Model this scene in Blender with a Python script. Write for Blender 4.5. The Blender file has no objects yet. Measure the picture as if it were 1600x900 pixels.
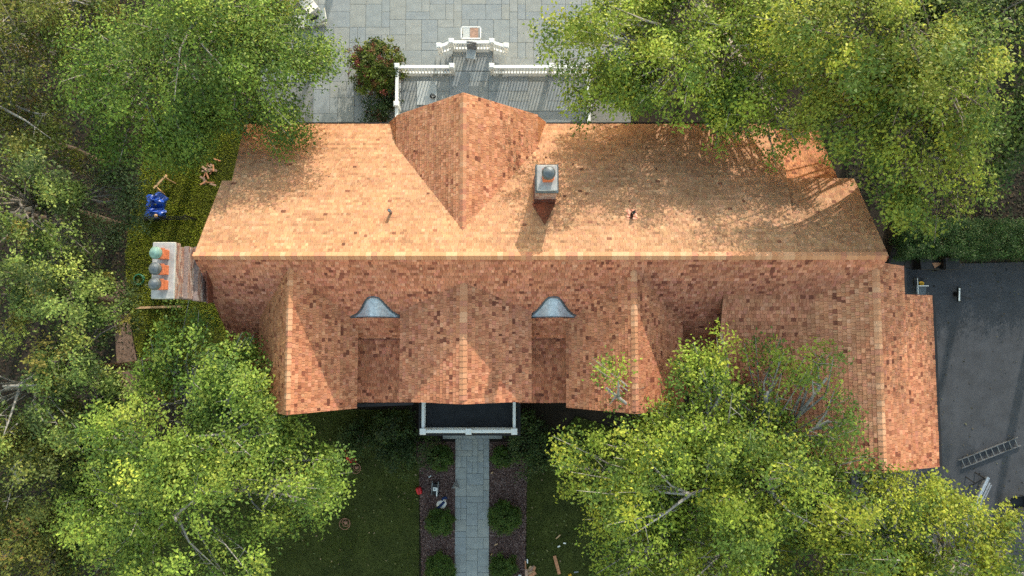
import bpy, bmesh, math, random
import numpy as np
from mathutils import Vector, Matrix
random.seed(11)
RNG = np.random.default_rng(11)
R = math.radians
S = bpy.context.scene
C = S.collection

# ------------------------------------------------------------------ camera, sky, sun, exposure
CAM_H, TILT, FPX = 35.0, 4.0, 1066.7
cam_d = bpy.data.cameras.new('camera'); cam = bpy.data.objects.new('camera', cam_d); C.objects.link(cam)
cam_d.sensor_width = 36.0; cam_d.lens = 24.0; cam_d.clip_start = 0.5; cam_d.clip_end = 600.0
cam.location = (0, 0, CAM_H); cam.rotation_euler = (R(TILT), 0, 0)
S.camera = cam

SUN_EL, SUN_AZ = 20.5, 15.0            # azimuth clockwise from +Y (top of the picture)
sv = Vector((math.sin(R(SUN_AZ))*math.cos(R(SUN_EL)), math.cos(R(SUN_AZ))*math.cos(R(SUN_EL)), math.sin(R(SUN_EL))))
W = bpy.data.worlds.new('World'); S.world = W; W.use_nodes = True
wn = W.node_tree.nodes; wl = W.node_tree.links; wn.clear()
sky = wn.new('ShaderNodeTexSky'); sky.sky_type = 'NISHITA'; sky.sun_disc = False
sky.sun_elevation = R(SUN_EL); sky.sun_rotation = R(SUN_AZ); sky.dust_density = 0.8; sky.ozone_density = 0.25; sky.air_density = 2.1
bg = wn.new('ShaderNodeBackground'); bg.inputs[1].default_value = 0.15
wo = wn.new('ShaderNodeOutputWorld'); wl.new(sky.outputs[0], bg.inputs[0]); wl.new(bg.outputs[0], wo.inputs[0])
sd = bpy.data.lights.new('sun', 'SUN'); sd.energy = 2.0; sd.angle = R(0.5); sd.color = (1.0, 0.94, 0.83)
so = bpy.data.objects.new('sun', sd); C.objects.link(so); so.rotation_euler = (-sv).to_track_quat('-Z', 'Y').to_euler(); so.location = (10, 30, 40)
S.view_settings.view_transform = 'Standard'; S.view_settings.look = 'None'; S.view_settings.gamma = 1.0
S.view_settings.exposure = 1.36
S.view_settings.use_curve_mapping = False
S.render.engine = 'CYCLES'; S.cycles.max_bounces = 4; S.cycles.diffuse_bounces = 3; S.cycles.glossy_bounces = 2; S.cycles.transmission_bounces = 2
S.cycles.use_adaptive_sampling = True; S.cycles.adaptive_threshold = 0.02
S.cycles.use_denoising = False

# ------------------------------------------------------------------ helpers
_c, _s = math.cos(R(TILT)), math.sin(R(TILT))
def ray(px, py):
    a = (px-800)/FPX; b = (450-py)/FPX
    return Vector((a, _s+b*_c, -_c+b*_s))
def at(px, py, z=0.0):
    """the point of the place at height z that the photograph shows at this pixel"""
    r = ray(px, py); t = (z-CAM_H)/r.z
    return Vector((r.x*t, r.y*t, z))

def tag(o, label=None, cat=None, group=None, kind=None):
    if label: o['label'] = label
    if cat: o['category'] = cat
    if group: o['group'] = group
    if kind: o['kind'] = kind
    return o
def empty(name, loc=(0, 0, 0), rz=0.0, label=None, cat=None, group=None):
    o = bpy.data.objects.new(name, None); C.objects.link(o); o.location = loc; o.rotation_euler = (0, 0, rz)
    o.empty_display_size = 0.2
    return tag(o, label, cat, group)
def link(name, me, mat=None, parent=None, loc=None, rot=None):
    o = bpy.data.objects.new(name, me); C.objects.link(o)
    if mat is not None and len(me.materials) == 0: me.materials.append(mat)
    if parent is not None: o.parent = parent
    if loc is not None: o.location = loc
    if rot is not None: o.rotation_euler = rot
    return o

class MB:
    """collects shapes, builds one mesh object"""
    def __init__(s): s.v = []; s.f = []
    def add(s, vs, fs):
        n = len(s.v); s.v += [tuple(v) for v in vs]; s.f += [tuple(i+n for i in f) for f in fs]; return s
    def box(s, c, d, rz=0.0, M=None):
        x, y, z = d[0]/2, d[1]/2, d[2]/2
        vs = [Vector((a*x, b*y, e*z)) for e in (-1, 1) for b in (-1, 1) for a in (-1, 1)]
        Q = Matrix.Rotation(rz, 3, 'Z') if M is None else M
        c = Vector(c)
        return s.add([c+Q@v for v in vs], [(0, 2, 3, 1), (4, 5, 7, 6), (0, 1, 5, 4), (2, 6, 7, 3), (0, 4, 6, 2), (1, 3, 7, 5)])
    def bar(s, a, b, w, h=None, up=(0, 0, 1)):
        a, b = Vector(a), Vector(b); h = h or w
        d = (b-a); L = d.length; d.normalize()
        u = Vector(up)
        if abs(d.dot(u)) > 0.98: u = Vector((1, 0, 0))
        x = d.cross(u).normalized(); z = x.cross(d)
        M = Matrix((x, d, z)).transposed()
        return s.box((a+b)/2, (w, L, h), M=M)
    def tube(s, pts, rs, n=8, caps=True):
        pts = [Vector(p) for p in pts]
        if not hasattr(rs, '__len__'): rs = [rs]*len(pts)
        base = len(s.v); px = None
        for i, p in enumerate(pts):
            d = (pts[min(i+1, len(pts)-1)]-pts[max(i-1, 0)]).normalized()
            if px is None:
                px = d.cross(Vector((0, 0, 1)))
                if px.length < 0.05: px = d.cross(Vector((1, 0, 0)))
            px = (px-d*px.dot(d)).normalized(); py = d.cross(px)
            for k in range(n):
                t = 2*math.pi*k/n
                s.v.append(tuple(p+(px*math.cos(t)+py*math.sin(t))*rs[i]))
        for i in range(len(pts)-1):
            for k in range(n):
                a = base+i*n+k; b = base+i*n+(k+1) % n
                s.f.append((a, b, b+n, a+n))
        if caps:
            s.f.append(tuple(base+k for k in range(n))[::-1]); s.f.append(tuple(base+(len(pts)-1)*n+k for k in range(n)))
        return s
    def lathe(s, c, prof, n=16):
        c = Vector(c)
        return s.tube([c+Vector((0, 0, z)) for r, z in prof], [max(r, 1e-3) for r, z in prof], n)
    def prism(s, poly, z0, z1):
        n = len(poly)
        vs = [(p[0], p[1], z0) for p in poly]+[(p[0], p[1], z1) for p in poly]
        fs = [tuple(range(n))[::-1], tuple(range(n, 2*n))]+[(i, (i+1) % n, (i+1) % n+n, i+n) for i in range(n)]
        return s.add(vs, fs)
    def slab(s, poly, t):
        """planar 3-D polygon thickened downwards along its normal"""
        P = [Vector(p) for p in poly]; n = len(P)
        nn = (P[1]-P[0]).cross(P[2]-P[0]).normalized()
        if nn.z < 0: P = P[::-1]; nn = -nn
        Q = [p-nn*t for p in P]
        return s.add(P+Q, [tuple(range(n)), tuple(range(n, 2*n))[::-1]]+[(i, i+n, (i+1) % n+n, (i+1) % n) for i in range(n)])
    def mesh(s, name, mat=None, bevel=0.0, smooth=False):
        me = bpy.data.meshes.new(name); me.from_pydata(s.v, [], s.f); me.validate(); me.update()
        bm = bmesh.new(); bm.from_mesh(me); bmesh.ops.recalc_face_normals(bm, faces=bm.faces)
        if bevel: bmesh.ops.bevel(bm, geom=list(bm.edges), offset=bevel, segments=1, affect='EDGES', clamp_overlap=True)
        bm.to_mesh(me); bm.free()
        if smooth:
            for p in me.polygons: p.use_smooth = True
        if mat: me.materials.append(mat)
        return me
    def build(s, name, mat, parent=None, loc=None, rot=None, bevel=0.0, smooth=False):
        return link(name, s.mesh(name, mat, bevel, smooth), None, parent, loc, rot)

def quads_mesh(name, V, nper, tint=None, mat=None, smooth=False):
    """V: (N*nper,3) vertices, each nper in a row form one face; tint (N,3) face colours"""
    N = len(V)//nper
    me = bpy.data.meshes.new(name)
    me.vertices.add(len(V)); me.vertices.foreach_set('co', np.ascontiguousarray(V, dtype=np.float32).ravel())
    me.loops.add(N*nper); me.loops.foreach_set('vertex_index', np.arange(N*nper, dtype=np.int32))
    me.polygons.add(N); me.polygons.foreach_set('loop_start', np.arange(0, N*nper, nper, dtype=np.int32))
    me.update(calc_edges=True)
    if tint is not None:
        a = me.attributes.new('tint', 'FLOAT_COLOR', 'FACE')
        c = np.ones((N, 4), dtype=np.float32); c[:, :3] = tint; a.data.foreach_set('color', c.ravel())
    if mat: me.materials.append(mat)
    return me

# ------------------------------------------------------------------ materials
def mat(name, col, rough=0.8, var=0.15, scale=4.0, bump=0.0, bscale=40.0, metal=0.0, spec=0.3, col2=None, detail=4, attr=False, bdist=0.01, coord='Object', stretch=None, transl=0.0):
    m = bpy.data.materials.new(name); m.use_nodes = True
    nt = m.node_tree; N = nt.nodes; L = nt.links
    b = N['Principled BSDF']; b.inputs['Roughness'].default_value = rough; b.inputs['Metallic'].default_value = metal
    b.inputs['Specular IOR Level'].default_value = spec
    tc = N.new('ShaderNodeTexCoord'); co = tc.outputs[coord]
    if stretch:
        mp = N.new('ShaderNodeMapping'); mp.inputs['Scale'].default_value = stretch; L.new(co, mp.inputs[0]); co = mp.outputs[0]
    nz = N.new('ShaderNodeTexNoise'); nz.inputs['Scale'].default_value = scale; nz.inputs['Detail'].default_value = detail; nz.inputs['Roughness'].default_value = 0.6
    L.new(co, nz.inputs['Vector'])
    rp = N.new('ShaderNodeValToRGB'); rp.color_ramp.elements[0].position = 0.3; rp.color_ramp.elements[1].position = 0.7
    if col2 is None:
        lo = [c*(1-var) for c in col]; hi = [min(c*(1+var), 1) for c in col]
    else: lo, hi = col, col2
    if attr: lo = [1-var]*3; hi = [1+var]*3
    rp.color_ramp.elements[0].color = (*lo, 1); rp.color_ramp.elements[1].color = (*hi, 1)
    L.new(nz.outputs['Fac'], rp.inputs[0]); out = rp.outputs[0]
    if attr:
        at_ = N.new('ShaderNodeAttribute'); at_.attribute_name = 'tint'
        mx = N.new('ShaderNodeMix'); mx.data_type = 'RGBA'; mx.blend_type = 'MULTIPLY'; mx.inputs[0].default_value = 1.0; mx.clamp_result = False
        L.new(at_.outputs['Color'], mx.inputs[6]); L.new(out, mx.inputs[7]); out = mx.outputs[2]
    L.new(out, b.inputs['Base Color'])
    if bump:
        nb = N.new('ShaderNodeTexNoise'); nb.inputs['Scale'].default_value = bscale; nb.inputs['Detail'].default_value = 6; L.new(co, nb.inputs['Vector'])
        bp = N.new('ShaderNodeBump'); bp.inputs['Strength'].default_value = bump; bp.inputs['Distance'].default_value = bdist
        L.new(nb.outputs['Fac'], bp.inputs['Height']); L.new(bp.outputs[0], b.inputs['Normal'])
    if transl:
        tr = N.new('ShaderNodeBsdfTranslucent'); L.new(out, tr.inputs['Color'])
        ms = N.new('ShaderNodeMixShader'); ms.inputs[0].default_value = transl
        L.new(b.outputs[0], ms.inputs[1]); L.new(tr.outputs[0], ms.inputs[2]); L.new(ms.outputs[0], N['Material Output'].inputs[0])
    return m

M = {}
M['shingle'] = mat('cedar_shingle', (1, 1, 1), 0.75, 0.13, 22, 0.25, 120, attr=True, stretch=None, spec=0.25)
M['deckwood'] = mat('roof_deck_wood', (0.16, 0.085, 0.045), 0.8, 0.2, 6)
M['leaf'] = mat('leaf', (1, 1, 1), 0.55, 0.12, 0.9, attr=True, spec=0.25, transl=0.22)
M['bark'] = mat('grey_bark', (0.17, 0.145, 0.12), 0.9, 0.35, 9, 0.5, 50)
M['bark_d'] = mat('dark_bark', (0.08, 0.062, 0.05), 0.9, 0.35, 9, 0.5, 50)
M['bark_p'] = mat('pale_bark', (0.30, 0.275, 0.24), 0.85, 0.35, 9, 0.4, 50)
M['white'] = mat('white_paint', (0.80, 0.80, 0.78), 0.45, 0.04, 6)
M['trim'] = mat('dark_gutter', (0.022, 0.018, 0.018), 0.45, 0.2, 8)
M['wall'] = mat('grey_shingle_wall', (0.20, 0.19, 0.17), 0.85, 0.2, 14, 0.3, 60)
M['membrane'] = mat('black_roof_membrane', (0.018, 0.02, 0.024), 0.7, 0.35, 2.5, 0.2, 60)
M['brick'] = mat('chimney_brick', (1, 1, 1), 0.9, 0.14, 30, 0.3, 80, attr=True)
M['mortar'] = mat('mortar', (0.36, 0.33, 0.31), 0.9, 0.15, 20, 0.3, 80)
M['crown'] = mat('cement_crown', (0.36, 0.355, 0.35), 0.85, 0.22, 5, 0.3, 60)
M['terra'] = mat('terracotta', (0.50, 0.15, 0.07), 0.75, 0.25, 8)
M['patina'] = mat('green_patina_copper', (0.17, 0.28, 0.25), 0.6, 0.3, 10, metal=0.2)
M['lead'] = mat('grey_lead', (0.11, 0.125, 0.14), 0.5, 0.35, 12, metal=0.4)
M['zinc'] = mat('weathered_zinc', (0.52, 0.56, 0.58), 0.6, 0.3, 9, 0.25, 25, metal=0.0, detail=8)
M['copper'] = mat('brown_copper', (0.20, 0.085, 0.06), 0.42, 0.4, 7, metal=0.6, detail=6)
M['asphalt'] = mat('asphalt', (0.054, 0.056, 0.064), 0.9, 0.22, 1.3, 0.6, 90, detail=8)
M['soil'] = mat('forest_soil', (0.014, 0.011, 0.008), 0.95, 0.5, 0.9, 0.7, 20, col2=(0.032, 0.022, 0.015), bdist=0.05)  # soil colour darkened to deepen the shade in gaps between crowns
M['turf'] = mat('turf_soil', (0.032, 0.040, 0.008), 0.95, 0.3, 0.9, 0.8, 60, col2=(0.075, 0.085, 0.016), detail=8, bdist=0.03)
M['grass'] = mat('grass_blade', (1, 1, 1), 0.6, 0.15, 0.8, attr=True, transl=0.25)
M['mulch'] = mat('mulch_bed', (0.07, 0.04, 0.034), 0.95, 0.3, 18, 0.9, 50, col2=(0.14, 0.085, 0.072), bdist=0.04)
M['chip'] = mat('mulch_chip', (1, 1, 1), 0.9, 0.2, 10, attr=True)
M['grout'] = mat('paver_joint', (0.20, 0.20, 0.19), 0.95, 0.2, 10)
M['oldbrick'] = mat('weathered_shoulder_brick', (0.25, 0.185, 0.17), 0.9, 0.4, 16, 0.4, 40)
M['wood'] = mat('raw_lumber', (0.46, 0.29, 0.16), 0.75, 0.25, 6, 0.2, 40, stretch=(1, 6, 1))
M['cedar'] = mat('cedar_offcut', (0.42, 0.19, 0.10), 0.75, 0.3, 9)
M['blue'] = mat('blue_tarp', (0.012, 0.07, 0.42), 0.38, 0.3, 5, spec=0.5)
M['hose'] = mat('green_hose', (0.012, 0.12, 0.06), 0.4, 0.15, 9, spec=0.5)
M['black'] = mat('black_metal', (0.012, 0.012, 0.013), 0.5, 0.2, 9)
M['rubber'] = mat('black_plastic', (0.016, 0.016, 0.018), 0.55, 0.2, 9)
M['red'] = mat('red_plastic', (0.50, 0.012, 0.02), 0.4, 0.2, 6, spec=0.5)
M['navy'] = mat('navy_cloth', (0.012, 0.03, 0.11), 0.8, 0.25, 10)
M['grey'] = mat('grey_plastic', (0.20, 0.20, 0.21), 0.6, 0.12, 6)
M['pgrey'] = mat('pale_grey_board', (0.48, 0.49, 0.47), 0.7, 0.07, 3)
M['alu'] = mat('aluminium', (0.55, 0.56, 0.58), 0.38, 0.15, 12, metal=0.7)
M['alud'] = mat('dull_aluminium', (0.23, 0.24, 0.25), 0.5, 0.15, 12, metal=0.4)
M['dalu'] = mat('oxidised_aluminium', (0.13, 0.135, 0.145), 0.55, 0.2, 12, metal=0.3)
M['rust'] = mat('rusty_wire', (0.26, 0.13, 0.09), 0.7, 0.3, 12)
M['card'] = mat('cardboard', (0.38, 0.20, 0.12), 0.85, 0.15, 6)
M['brown'] = mat('brown_top', (0.36, 0.22, 0.16), 0.7, 0.3, 8)
M['yellow'] = mat('yellow_plastic', (0.62, 0.36, 0.02), 0.5, 0.15, 6)
M['glass'] = mat('window_glass', (0.03, 0.04, 0.05), 0.08, 0.1, 4, spec=0.6)
M['cream'] = mat('weathered_white_resin', (0.62, 0.60, 0.55), 0.5, 0.1, 5)
PAVE = [mat('bluestone_%d' % i, c, 0.8, 0.13, 2.2, 0.25, 40, detail=8) for i, c in enumerate([
    (0.262, 0.275, 0.275), (0.272, 0.283, 0.275), (0.288, 0.294, 0.280), (0.252, 0.270, 0.275), (0.280, 0.284, 0.266), (0.262, 0.278, 0.275)])]

# ------------------------------------------------------------------ setting: ground, drive, lawns
def sheet(name, poly, z, m, parent=None, kind='structure', thick=0.0):
    b = MB()
    if thick: b.prism([(p[0], p[1]) for p in poly], z-thick, z)
    else: b.add([(p[0], p[1], z) for p in poly], [tuple(range(len(poly)))])
    o = b.build(name, m, parent)
    for p in o.data.polygons:
        pass
    if not parent: o['kind'] = kind
    return o
sheet('ground', [(-150, -150), (150, -150), (150, 150), (-150, 150)], 0.0, M['soil'])
def pp(*pts): return [at(x, y, 0) for x, y in pts]
LAWN_W = pp((228, 170), (420, 150), (420, 560), (300, 640), (240, 620), (212, 540), (200, 470), (196, 400), (205, 330), (225, 250))
sheet('lawn', LAWN_W, 0.02, M['turf'])
BED_L = pp((655, 730), (712, 690), (712, 910), (660, 910))
BED_R = pp((765, 690), (823, 735), (820, 910), (765, 910))
LAWN_SW = pp((200, 760), (440, 640), (640, 640), (655, 730), (659, 930), (200, 930))
LAWN_SE = pp((823, 735), (900, 650), (1240, 760), (1240, 930), (820, 930))
for LW in (LAWN_SW, LAWN_SE):      # the lawns run on south of the picture
    sheet('lawn', [(p.x, -26.0) if p.y < -12 else (p.x, p.y) for p in LW], 0.02, M['turf'])
sheet('mulch_bed', pp((640, 690), (712, 690), (712, 930), (660, 930), (655, 730)), 0.035, M['mulch'])
sheet('mulch_bed', pp((765, 690), (838, 690), (823, 735), (819, 930), (765, 930)), 0.035, M['mulch'])
drv = [at(1385, 408, 0), at(1500, 412, 0), at(1760, 405, 0), at(1760, 960, 0), at(1330, 960, 0), at(1330, 408, 0)]
sheet('driveway', drv, 0.03, M['asphalt'])
sheet('dirt_path', pp((178, 440), (202, 440), (206, 520), (222, 600), (235, 700), (190, 720), (185, 600), (180, 520)), 0.03, mat('dry_dirt', (0.13, 0.075, 0.05), 0.95, 0.3, 6, 0.8, 30, col2=(0.22, 0.14, 0.10), bdist=0.03))

def in_poly(P, x, y):
    c = np.zeros(len(x), bool); n = len(P)
    for i in range(n):
        x0, y0 = P[i][0], P[i][1]; x1, y1 = P[(i+1) % n][0], P[(i+1) % n][1]
        k = ((y0 > y) != (y1 > y)) & (x < (x1-x0)*(y-y0)/((y1-y0) if y1 != y0 else 1e-9)+x0)
        c ^= k
    return c
def scatter(P, n):
    xs = [p[0] for p in P]; ys = [p[1] for p in P]
    x = RNG.uniform(min(xs), max(xs), n); y = RNG.uniform(min(ys), max(ys), n)
    k = in_poly(P, x, y); return x[k], y[k]
def grass(name, P, n, hgt, label, z=0.02, c0=(0.055, 0.095, 0.018)):
    x, y = scatter(P, n); N = len(x)
    # a slow patchiness of the sward itself
    pat = 0.5+0.5*np.sin(x*1.3+np.sin(y*0.9)*2)*np.sin(y*1.1+np.sin(x*0.7)*1.7)
    h = hgt*RNG.uniform(0.5, 1.3, N)*(0.7+0.6*pat); a = RNG.uniform(0, 6.283, N); w = RNG.uniform(0.008, 0.018, N)
    lean = RNG.uniform(0.3, 1.1, N)*h; b = RNG.uniform(0, 6.283, N)
    V = np.zeros((N, 3, 3))
    V[:, 0] = np.c_[x-np.cos(a)*w, y-np.sin(a)*w, np.full(N, z)]; V[:, 1] = np.c_[x+np.cos(a)*w, y+np.sin(a)*w, np.full(N, z)]
    V[:, 2] = np.c_[x+np.cos(b)*lean, y+np.sin(b)*lean, z+h]
    t = np.array(c0)*RNG.uniform(0.6, 1.5, (N, 1))*(0.75+0.5*pat[:, None]); dry = RNG.random(N) < 0.07; t[dry] = np.array((0.16, 0.13, 0.05))*RNG.uniform(.6, 1.1, (dry.sum(), 1))
    o = link(name, quads_mesh(name, V.reshape(-1, 3), 3, t, M['grass']))
    return tag(o, label, 'grass', kind='stuff')
grass('lawn_grass', LAWN_W, 150000, 0.085, 'tufty lawn tinted sunlit green beside the triple-pot chimney', c0=(0.25, 0.28, 0.03))  # blade colour raised to carry the sunlight on this lawn
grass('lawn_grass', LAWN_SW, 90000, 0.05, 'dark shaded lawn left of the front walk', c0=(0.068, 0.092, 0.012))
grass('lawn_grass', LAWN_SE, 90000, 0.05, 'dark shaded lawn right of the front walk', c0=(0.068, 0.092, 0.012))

def chips(name, P, n, z, label, cols, cat='mulch', size=(0.015, 0.05)):
    x, y = scatter(P, n); N = len(x)
    L = RNG.uniform(*size, N); w = L*RNG.uniform(0.3, 0.7, N); a = RNG.uniform(0, 6.283, N); zz = z+RNG.uniform(0.005, 0.03, N)
    ca, sa = np.cos(a), np.sin(a); tl = RNG.uniform(-0.02, 0.02, (N, 2))
    V = np.zeros((N, 4, 3))
    for k, (u, v) in enumerate(((-1, -1), (1, -1), (1, 1), (-1, 1))):
        V[:, k] = np.c_[x+u*L*ca-v*w*sa, y+u*L*sa+v*w*ca, zz+u*tl[:, 0]+v*tl[:, 1]]
    cols = np.array(cols); t = cols[RNG.integers(0, len(cols), N)]*RNG.uniform(0.6, 1.4, (N, 1))
    o = link(name, quads_mesh(name, V.reshape(-1, 3), 4, t, M['chip'])); return tag(o, label, cat, kind='stuff')
MC = [(0.10, 0.055, 0.045), (0.15, 0.09, 0.078), (0.075, 0.04, 0.034), (0.20, 0.14, 0.125)]
chips('bark_mulch', BED_L, 16000, 0.035, 'red-brown bark mulch bed left of the stone walk', MC)
chips('bark_mulch', BED_R, 16000, 0.035, 'red-brown bark mulch bed right of the stone walk', MC)
chips('leaf_litter', pp((-40, -40), (250, -40), (230, 940), (-40, 940)), 26000, 0.0, 'brown leaf litter on the ground under the left woods', [(0.045, 0.028, 0.016), (0.025, 0.018, 0.011), (0.016, 0.02, 0.008)], 'leaf litter', (0.03, 0.09))  # litter darkened too, for the shade under the crowns
chips('leaf_litter', pp((1230, -40), (1640, -40), (1640, 345), (1400, 345), (1330, 300)), 16000, 0.0, 'dark leaf litter on the ground beyond the hedge', [(0.06, 0.04, 0.025), (0.03, 0.025, 0.016), (0.02, 0.03, 0.012)], 'leaf litter', (0.03, 0.09))

# ------------------------------------------------------------------ stone paving: every slab an object
_pm = {}
def paver(parent, x0, y0, x1, y1, z, thick=0.05, gap=0.012):
    k = (round(x1-x0, 2), round(y1-y0, 2), random.randrange(len(PAVE)))
    if k not in _pm:
        b = MB().box((0, 0, 0), (k[0]-gap, k[1]-gap, thick)); _pm[k] = b.mesh('paver', PAVE[k[2]], bevel=0.006)
    return link('paver', _pm[k], None, parent, ((x0+x1)/2, (y0+y1)/2, z-thick/2+random.uniform(-0.004, 0.004)), (random.uniform(-.003, .003), random.uniform(-.003, .003), 0))
def ashlar(parent, x0, y0, x1, y1, u, z, sizes):
    nx, ny = max(1, round((x1-x0)/u)), max(1, round((y1-y0)/u)); ux, uy = (x1-x0)/nx, (y1-y0)/ny
    used = np.zeros((nx, ny), bool)
    for j in range(ny):
        for i in range(nx):
            if used[i, j]: continue
            opts = sizes[:]; random.shuffle(opts)
            for (w, h) in opts+[(1, 1)]:
                if i+w <= nx and j+h <= ny and not used[i:i+w, j:j+h].any(): break
            used[i:i+w, j:j+h] = True
            paver(parent, x0+i*ux, y0+j*uy, x0+(i+w)*ux, y0+(j+h)*uy, z)
SZ = [(2, 1), (2, 2), (3, 2), (2, 3), (3, 1), (1, 2), (2, 2), (3, 2)]
pat = sheet('patio', [(-13.2, 8.2), (6.2, 8.2), (6.2, 21), (-13.2, 21)], 0.03, M['grout'])
for (a, b_, c, d) in ((-13.2, 13.3, 6.2, 20.4), (-10.4, 9.4, -6.1, 13.3)):
    ashlar(pat, a, b_, c, d, 0.42, 0.06, SZ)
wk = sheet('front_walk', [(-2.87, -20), (-1.14, -20), (-1.14, -4.3), (-2.87, -4.3)], 0.04, M['grout'])
ashlar(wk, -2.86, -13.2, -1.15, -5.2, 0.285, 0.075, SZ)
ashlar(wk, -3.5, -5.2, -0.5, -4.5, 0.35, 0.075, [(2, 1), (3, 1), (2, 2)])


chips('fallen_leaves', LAWN_SW, 420, 0.06, 'few pale fallen leaves on the left front lawn', [(0.16, 0.15, 0.06), (0.11, 0.13, 0.05), (0.2, 0.15, 0.09)], 'leaf litter', (0.02, 0.05))
chips('fallen_leaves', LAWN_SE, 420, 0.06, 'few pale fallen leaves on the right front lawn', [(0.16, 0.15, 0.06), (0.11, 0.13, 0.05), (0.2, 0.15, 0.09)], 'leaf litter', (0.02, 0.05))
chips('fallen_leaves', drv, 700, 0.03, 'scattered small dark leaves and grit on the driveway', [(0.03, 0.028, 0.02), (0.07, 0.06, 0.035), (0.02, 0.02, 0.022), (0.10, 0.10, 0.06)], 'leaf litter', (0.015, 0.045))

# ------------------------------------------------------------------ the house
house = empty('house', (0, 0, 0), 0, 'large house with new cedar shingle roof, cross gables and two brick chimneys', 'house')
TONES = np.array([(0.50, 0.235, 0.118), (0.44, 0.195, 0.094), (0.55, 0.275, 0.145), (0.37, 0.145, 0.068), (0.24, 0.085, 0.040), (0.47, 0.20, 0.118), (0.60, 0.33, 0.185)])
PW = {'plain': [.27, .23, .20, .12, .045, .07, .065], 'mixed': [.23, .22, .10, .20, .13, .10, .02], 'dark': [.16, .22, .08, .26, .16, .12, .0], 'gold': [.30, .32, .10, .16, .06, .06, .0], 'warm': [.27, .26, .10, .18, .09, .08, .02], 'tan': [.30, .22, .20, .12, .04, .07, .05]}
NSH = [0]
PINK = {'plain': (0.93, 1.03, 1.06), 'mixed': (1.20, 1.03, 1.17), 'dark': (1.2, 1.02, 1.1), 'gold': (1.0, .95, .88), 'warm': (1.12, 1.0, 1.05), 'tan': (1.12, 1.05, 1.07)}  # tint per slope: wood tone with some of its sun and shade mixed in
def drift(x, y, ph):
    return 0.5+0.5*(np.sin(x*1.9+ph+1.5*np.sin(y*1.3+ph))*.5+np.sin(y*3.1-x*.7+2*ph)*.3+np.sin(x*5.3+y*4.1+ph)*.2)
def inside_x(poly, v):
    xs = []
    n = len(poly)
    for i in range(n):
        (u0, v0), (u1, v1) = poly[i], poly[(i+1) % n]
        if (v0 <= v < v1) or (v1 <= v < v0):
            xs.append(u0+(u1-u0)*(v-v0)/(v1-v0))
    xs.sort(); return xs
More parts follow.
